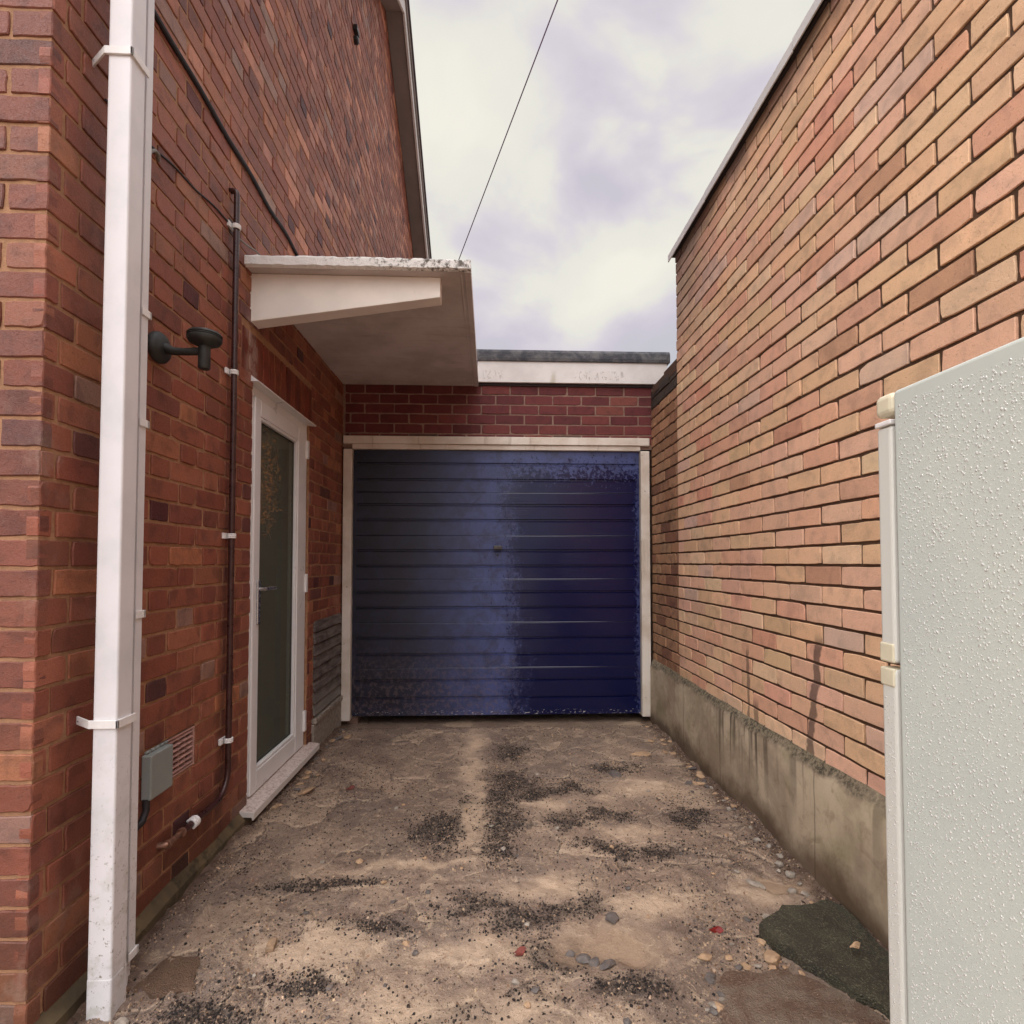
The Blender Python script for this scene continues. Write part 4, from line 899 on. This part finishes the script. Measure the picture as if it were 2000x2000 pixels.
def droplets(parent, n, o, u, v, nrm, U_, V_, smin, smax):
    o, u, v, nrm = (np.array(q_, float) for q_ in (o, u, v, nrm))
    gs = .0043; ii = rng.permutation(int(U_ / gs) * int(V_ / gs))[:n]; n = len(ii); a_ = (ii % int(U_ / gs) + .5 + rng.uniform(-.42, .42, n)) * gs; c_ = (ii // int(U_ / gs) + .5 + rng.uniform(-.42, .42, n)) * gs
    r_ = smin + (smax - smin) * rng.random(n)**3.2
    ks = 8; rings = [(1.0, 0), (.84, .28), (.45, .44)]; th = np.arange(ks) * 2 * math.pi / ks
    sy_ = 1 + .22 * rng.random(n) * (r_ > smax * .4)
    pts = []
    for rr_, hh_ in rings:
        wob = 1 + .05 * rng.normal(0, 1, (n, ks))
        pts.append(o + (a_[:, None] + rr_*r_[:, None]*wob*np.cos(th))[..., None]*u + (c_[:, None] + rr_*r_[:, None]*wob*sy_[:, None]*np.sin(th))[..., None]*v + (hh_*r_)[:, None, None]*nrm)
    co = np.stack(pts, 1); base = (np.arange(n)*3*ks)[:, None]; i = np.arange(ks); j = (i+1) % ks
    qs = np.concatenate([np.stack([base+k*ks+i, base+k*ks+j, base+(k+1)*ks+j, base+(k+1)*ks+i], -1).reshape(-1, 4) for k in (0, 1)])
    ng = base + 2*ks + i
    o_ = np_mesh("raindrops", co.reshape(-1, 3), qs, m_drop, parent, ngons=ng, smooth=True); o_["kind"] = "stuff"; return o_
droplets(fr_, 25000, (FX0 - .0002, FYB + .18, .3), (0, 1, 0), (0, 0, 1), (-1, 0, 0), FYF - FYB - .19, FZ - .32, .0005, .0019)
droplets(d2, 420, (FX0 + .0018, FYF + .012, .1), (0, 1, 0), (0, 0, 1), (-1, 0, 0), .024, .9, .0006, .0016)

# ------------------------------------------------------------------ broken asphalt, slab, stones, leaves
def slab(name, poly, z0, z1, mt, lab, cat, seed, sub=.02, tilt=(0, 0)):
    pts = []; r2 = random.Random(seed); c_ = Vector((sum(p[0] for p in poly)/len(poly), sum(p[1] for p in poly)/len(poly)))
    for i in range(len(poly)):
        a_, b_ = Vector(poly[i]), Vector(poly[(i+1) % len(poly)]); n_ = max(1, int((b_-a_).length / sub))
        for k in range(n_): pts.append(a_.lerp(b_, k/n_) + Vector((r2.gauss(0, .0042), r2.gauss(0, .0042))))
    n_ = len(pts); v = []; f = []
    gm = float(np.mean(ground_h(np.array([p[0] for p in poly]), np.array([p[1] for p in poly])))); z1 += gm
    zt = lambda p: z1 + (p.x - c_.x) * tilt[0] + (p.y - c_.y) * tilt[1]
    rings = [(1.0, None), (1.0, -.006), (.985, 0), (.75, .002), (.5, .001), (.25, .002)]
    for s_, dz in rings:
        for p in pts:
            q_ = c_ + (p - c_) * s_; zz = z0 if dz is None else zt(q_) + dz + r2.gauss(0, .0003)
            v.append((q_.x, q_.y, zz))
    v.append((c_.x, c_.y, zt(c_)))
    for r_ in range(len(rings)-1):
        for k in range(n_): f.append((r_*n_+k, r_*n_+(k+1) % n_, (r_+1)*n_+(k+1) % n_, (r_+1)*n_+k))
    for k in range(n_): f.append(((len(rings)-1)*n_+k, (len(rings)-1)*n_+(k+1) % n_, len(v)-1))
    b = MB(); b.add(v, f); return props(obj(name, b, mt, None, origin=(c_.x, c_.y, z0)), lab, cat)
slab("asphalt_slab", [(.875, 1.756), (.93, 1.80), (1.001, 1.852), (1.10, 1.865), (1.187, 1.895), (1.222, 1.86), (1.226, 1.60), (1.222, 1.24), (1.13, 1.26), (1.085, 1.37), (1.04, 1.47), (.985, 1.545), (.935, 1.615), (.895, 1.68)], -.04, .026, m_asph, "dark mossy slab of old asphalt lying against the concrete plinth", "asphalt", 3, sub=.03, tilt=(-.05, .03))
slab("asphalt_patch", [(.65, 1.575), (.69, 1.612), (.724, 1.612), (.78, 1.60), (.86, 1.615), (.915, 1.585), (.975, 1.535), (1.03, 1.46), (1.08, 1.36), (1.12, 1.25), (.60, 1.25), (.60, 1.40)], -.04, .004, m_asph2, "low reddish grey asphalt patch in front of the dark slab", "asphalt", 5, sub=.012)
slab("broken_paver", [(-1.02, 1.615), (-.985, 1.735), (-.893, 1.735), (-.835, 1.60), (-.935, 1.578)], -.04, .003, m_flag, "brown broken paving slab sunk by the foot of the white downpipe", "paving slab", 8)
def rock_mesh(seed, sx_=1, sy_=1, sz_=.7, n=26):
    r2 = random.Random(seed); bm = bmesh.new()
    for k in range(n):
        d_ = Vector((r2.gauss(0, 1), r2.gauss(0, 1), r2.gauss(0, 1))); d_.normalize(); d_ *= .75 + .25 * r2.random()
        bm.verts.new((d_.x * sx_, d_.y * sy_, max(d_.z, -.55) * sz_))
    bmesh.ops.convex_hull(bm, input=bm.verts)
    for v_ in [v_ for v_ in bm.verts if not v_.link_faces]: bm.verts.remove(v_)
    es = list(bm.edges); bmesh.ops.bevel(bm, geom=es, offset=.06, segments=1, affect='EDGES', clamp_overlap=True)
    me = bpy.data.meshes.new("rubble"); bm.to_mesh(me); bm.free(); return me
protos = {}
def gz(x, y): return float(ground_h(np.array([x]), np.array([y]))[0])
def rock(name, x, y, r, mt, lab, cat, group=None, flat=.7, el=1.0, rz=None, dz=0.0):
    key = (mt.name, random.randint(0, 5), flat, el)
    if key not in protos:
        protos[key] = rock_mesh(hash((key[1], flat, el)) % 9999, el, 1, flat); protos[key].materials.append(mt)
    o = bpy.data.objects.new(name, protos[key]); COL.objects.link(o)
    o.location = (x, y, gz(x, y) + r * flat * .35 + dz); o.scale = (r, r, r); o.rotation_euler = (random.gauss(0, .15), random.gauss(0, .15), random.random() * 6.28 if rz is None else rz)
    return props(o, lab, cat, group)
gA = "pale stones along the foot of the plinth"; lA = "small pale stone at the foot of the concrete plinth"
for (x, y, r) in ((1.163, 2.085, .024), (1.150, 2.14, .020), (1.185, 2.20, .015), (1.150, 2.32, .018), (1.175, 2.27, .013), (1.13, 2.11, .012), (1.17, 2.42, .014), (1.16, 2.62, .015), (1.18, 2.72, .013), (1.15, 2.52, .011), (1.12, 1.995, .020), (1.17, 2.035, .012), (1.19, 2.9, .014)):
    rock("stone", x, y, r, m_stone, lA, "stone", gA)
gB = "brown rubble bits along the foot of the plinth"; lB = "brown rubble bit near the far foot of the concrete plinth"
for k in range(26):
    y = 2.6 + 1.45 * random.random(); rock("rubble_chip", 1.205 - abs(random.gauss(0, .06)), y, .010 + .014 * random.random(), m_tan if k % 3 else m_stone2, lB, "rubble", gB, .5, 1.4)
gC = "rubble bits along the foot of the house wall"; lC = "brown rubble bit at the foot of the red brick house"
for k in range(24):
    y = 2.55 + 1.5 * random.random(); rock("rubble_chip", -1.07 + abs(random.gauss(0, .05)), y, .010 + .016 * random.random(), m_tan if k % 2 else m_stone2, lC, "rubble", gC, .5, 1.3)
gD = "grey stones round the muddy puddle"; lD = "grey stone lying in the shallow muddy puddle"
for (x, y, r, el) in ((.286, 1.690, .026, 1.2), (.318, 1.668, .022, 1.0), (.355, 1.655, .024, 1.6), (.25, 1.712, .014, 1.3)):
    rock("stone", x, y, r, m_stone2, lD, "stone", gD, .5, el)
rock("stone", .416, 1.862, .024, m_stone2, "grey stone at the back edge of the muddy puddle", "stone", None, .7, 1.3)
rock("stone", 1.004, 2.044, .022, m_stone, "flat grey stone on the mud left of the pale stones", "stone", None, .4, 2.0)
rock("stone", -.532, 2.262, .017, m_tan, "round pale stone alone on the mud near the middle left", "stone", None, .6, 1.0)
rock("stone", -.969, 1.50, .017, m_stone, "white stone in the dark corner by the downpipe foot", "stone", None, .6, 1.2)
rock("tile_fragment", -.965, 2.92, .045, m_tan, "broken brown tile leaning below the white door sill", "rubble", None, .3, 1.2, .5)
rock("tile_fragment", .95, 3.40, .05, m_tan, "flat tan shard near the far end of the plinth", "rubble", None, .2, 1.6, .2)
rock("tile_fragment", .709, 3.086, .042, m_stone2, "flat grey green stone right of the black gravel", "rubble", None, .3, 1.3, .2)
rock("stone", .862, 1.655, .028, m_tan, "rounded tan stone against the edge of the dark asphalt slab", "stone", None, .8, 1.0, .2)
rock("stone", .66, 1.668, .018, m_tan, "tan stone in front of the reddish asphalt patch", "stone", None, .5, 1.6, .2)
gE = "loose pebbles on the mud"; lE = "loose pebble on the muddy concrete"
for k in range(60):
    x, y = -.95 + 2.0 * random.random(), 1.4 + 2.2 * random.random()**1.3; rock("pebble", x, y, .006 + .008 * random.random(), (m_stone, m_stone2, m_tan)[k % 3], lE, "pebble", gE, .6, 1.2)
gF = "broken bits beside the asphalt slabs"; lF = "small broken bit of rubble beside the dark asphalt slab"
for k in range(34):
    q_ = random.random(); (xa, ya), (xb, yb_) = random.choice((((.875, 1.756), (.93, 1.56)), ((.65, 1.575), (.60, 1.42)), ((.66, 1.60), (.90, 1.62)), ((.88, 1.77), (1.0, 1.87)), ((1.0, 1.87), (1.2, 1.93))))
    rock("rubble_chip", xa + (xb - xa) * q_ + random.gauss(-.01, .018), ya + (yb_ - ya) * q_ + random.gauss(0, .018), .006 + .010 * random.random(), (m_stone, m_tan, m_stone2, m_tan)[k % 4], lF, "rubble", gF, .6, 1.3)
b = MB(); b.box(-.711, -.667, 1.752, 1.790, 0, .016); o = obj("wood_offcut", b, m_wood, None, bevel=.004, origin=(-.689, 1.772, 0)); o.scale = (.6, 1.3, 1); o.location.z = gz(-.689, 1.772) + .002; o.rotation_euler.z = .15; props(o, "small brown wood offcut lying on the mud at the lower left", "wood")
def leaf(name, x, y, r, mt, lab, rz):
    pts = []; n_ = 14
    for k in range(n_):
        t_ = 2*math.pi*k/n_; q_ = r * (1 + .18*math.sin(3*t_ + 1) + .1*math.cos(5*t_)); pts.append((q_*math.cos(t_)*1.3, q_*math.sin(t_)*.8, .006 + .006*math.sin(2*t_)))
    b = MB(); b.add(pts + [(0, 0, .004)] + [(p[0], p[1], p[2] - .0012) for p in pts] + [(0, 0, .0028)], [(k, (k+1) % n_, n_) for k in range(n_)] + [(n_+1+(k+1) % n_, n_+1+k, 2*n_+1) for k in range(n_)] + [(k, n_+1+k, n_+1+(k+1) % n_, (k+1) % n_) for k in range(n_)])
    o = obj(name, b, mt, None); o.location = (x, y, gz(x, y) + .002); o.rotation_euler = (.15, -.2, rz); return props(o, lab, "leaf")
leaf("leaf", .746, 1.796, .017, m_leaf, "bright red fallen leaf left of the dark asphalt slab", -.6)
leaf("leaf", .091, 1.706, .016, m_brown, "dark crumpled red brown leaf near the middle of the mud", .4)
leaf("leaf", -.75, 2.964, .018, m_brown, "brown dead leaf on the mud near the white door sill", .2)
leaf("leaf", 1.10, 1.62, .012, m_tan, "small orange tan leaf lying on the dark asphalt slab", .2).location.z = .052

# loose gravel: far too many chips to count
n = 60000
xs = -1.1 + 2.33 * rng.random(n * 8); ys = 1.25 + 2.85 * rng.random(n * 8)
den = .10 + .95 * np.clip(blobs(xs, ys, DARK, 17) - .12, 0, 1)**1.3 + .22 * np.clip((fbm(xs, ys, 4, 61) - .50) * 6, 0, 1) + .12 * (np.minimum(xs + 1.14, 1.235 - xs) < .09)
den *= 1 - .9 * np.clip(blobs(xs, ys, PALE, 27) * 1.3, 0, 1); den *= 1 - np.clip(blobs(xs, ys, WETS, 3) * 2, 0, 1); den *= np.clip(1.5 - .25 * ys, .5, 1.2)
kp = np.where(rng.random(n * 8) < den)[0][:n]; xs, ys = xs[kp], ys[kp]; n = len(xs)
dk_ = blobs(xs, ys, DARK, 17)
cube = np.array([(-1,-1,-1),(1,-1,-1),(1,1,-1),(-1,1,-1),(-1,-1,1),(1,-1,1),(1,1,1),(-1,1,1)], float)
r_ = .0011 + .0030 * rng.random(n)**3
P = cube[None] * (1 + rng.normal(0, .3, (n, 8, 3))) * r_[:, None, None] * np.array([1, .9, .6]); th = rng.random(n) * 6.28
P[:, 4:, :2] *= .65
ca, sa = np.cos(th)[:, None], np.sin(th)[:, None]; X_, Y_ = P[..., 0]*ca - P[..., 1]*sa, P[..., 0]*sa + P[..., 1]*ca
co = np.stack([X_ + xs[:, None], Y_ + ys[:, None], P[..., 2] + (ground_h(xs, ys) + r_ * .35)[:, None]], -1).reshape(-1, 3)
fc = np.array([(0,3,2,1),(4,5,6,7),(0,1,5,4),(1,2,6,5),(2,3,7,6),(3,0,4,7)])
qs = (fc[None] + (np.arange(n) * 8)[:, None, None]).reshape(-1, 4)
pd = rng.random(n) < (.20 + .65 * np.clip(dk_ * 1.6, 0, 1))
tg = np.where(pd[:, None], pick([lin(36, 29, 26), lin(52, 42, 36), lin(76, 62, 52), lin(26, 21, 20)], [3, 3, 2, 2], n, .2), pick([lin(148, 126, 106), lin(118, 102, 90), lin(180, 154, 128), lin(128, 100, 78), lin(98, 86, 80)], [4, 3, 2, 1, 2], n, .15))
tn = np.repeat(np.concatenate([tg, np.ones((n, 1))], 1), 8, 0)
props(np_mesh("gravel", co, qs, m_gravel, attrs={"tone": tn}), "loose dark gravel chips strewn over the driveway", "gravel", None, "stuff")
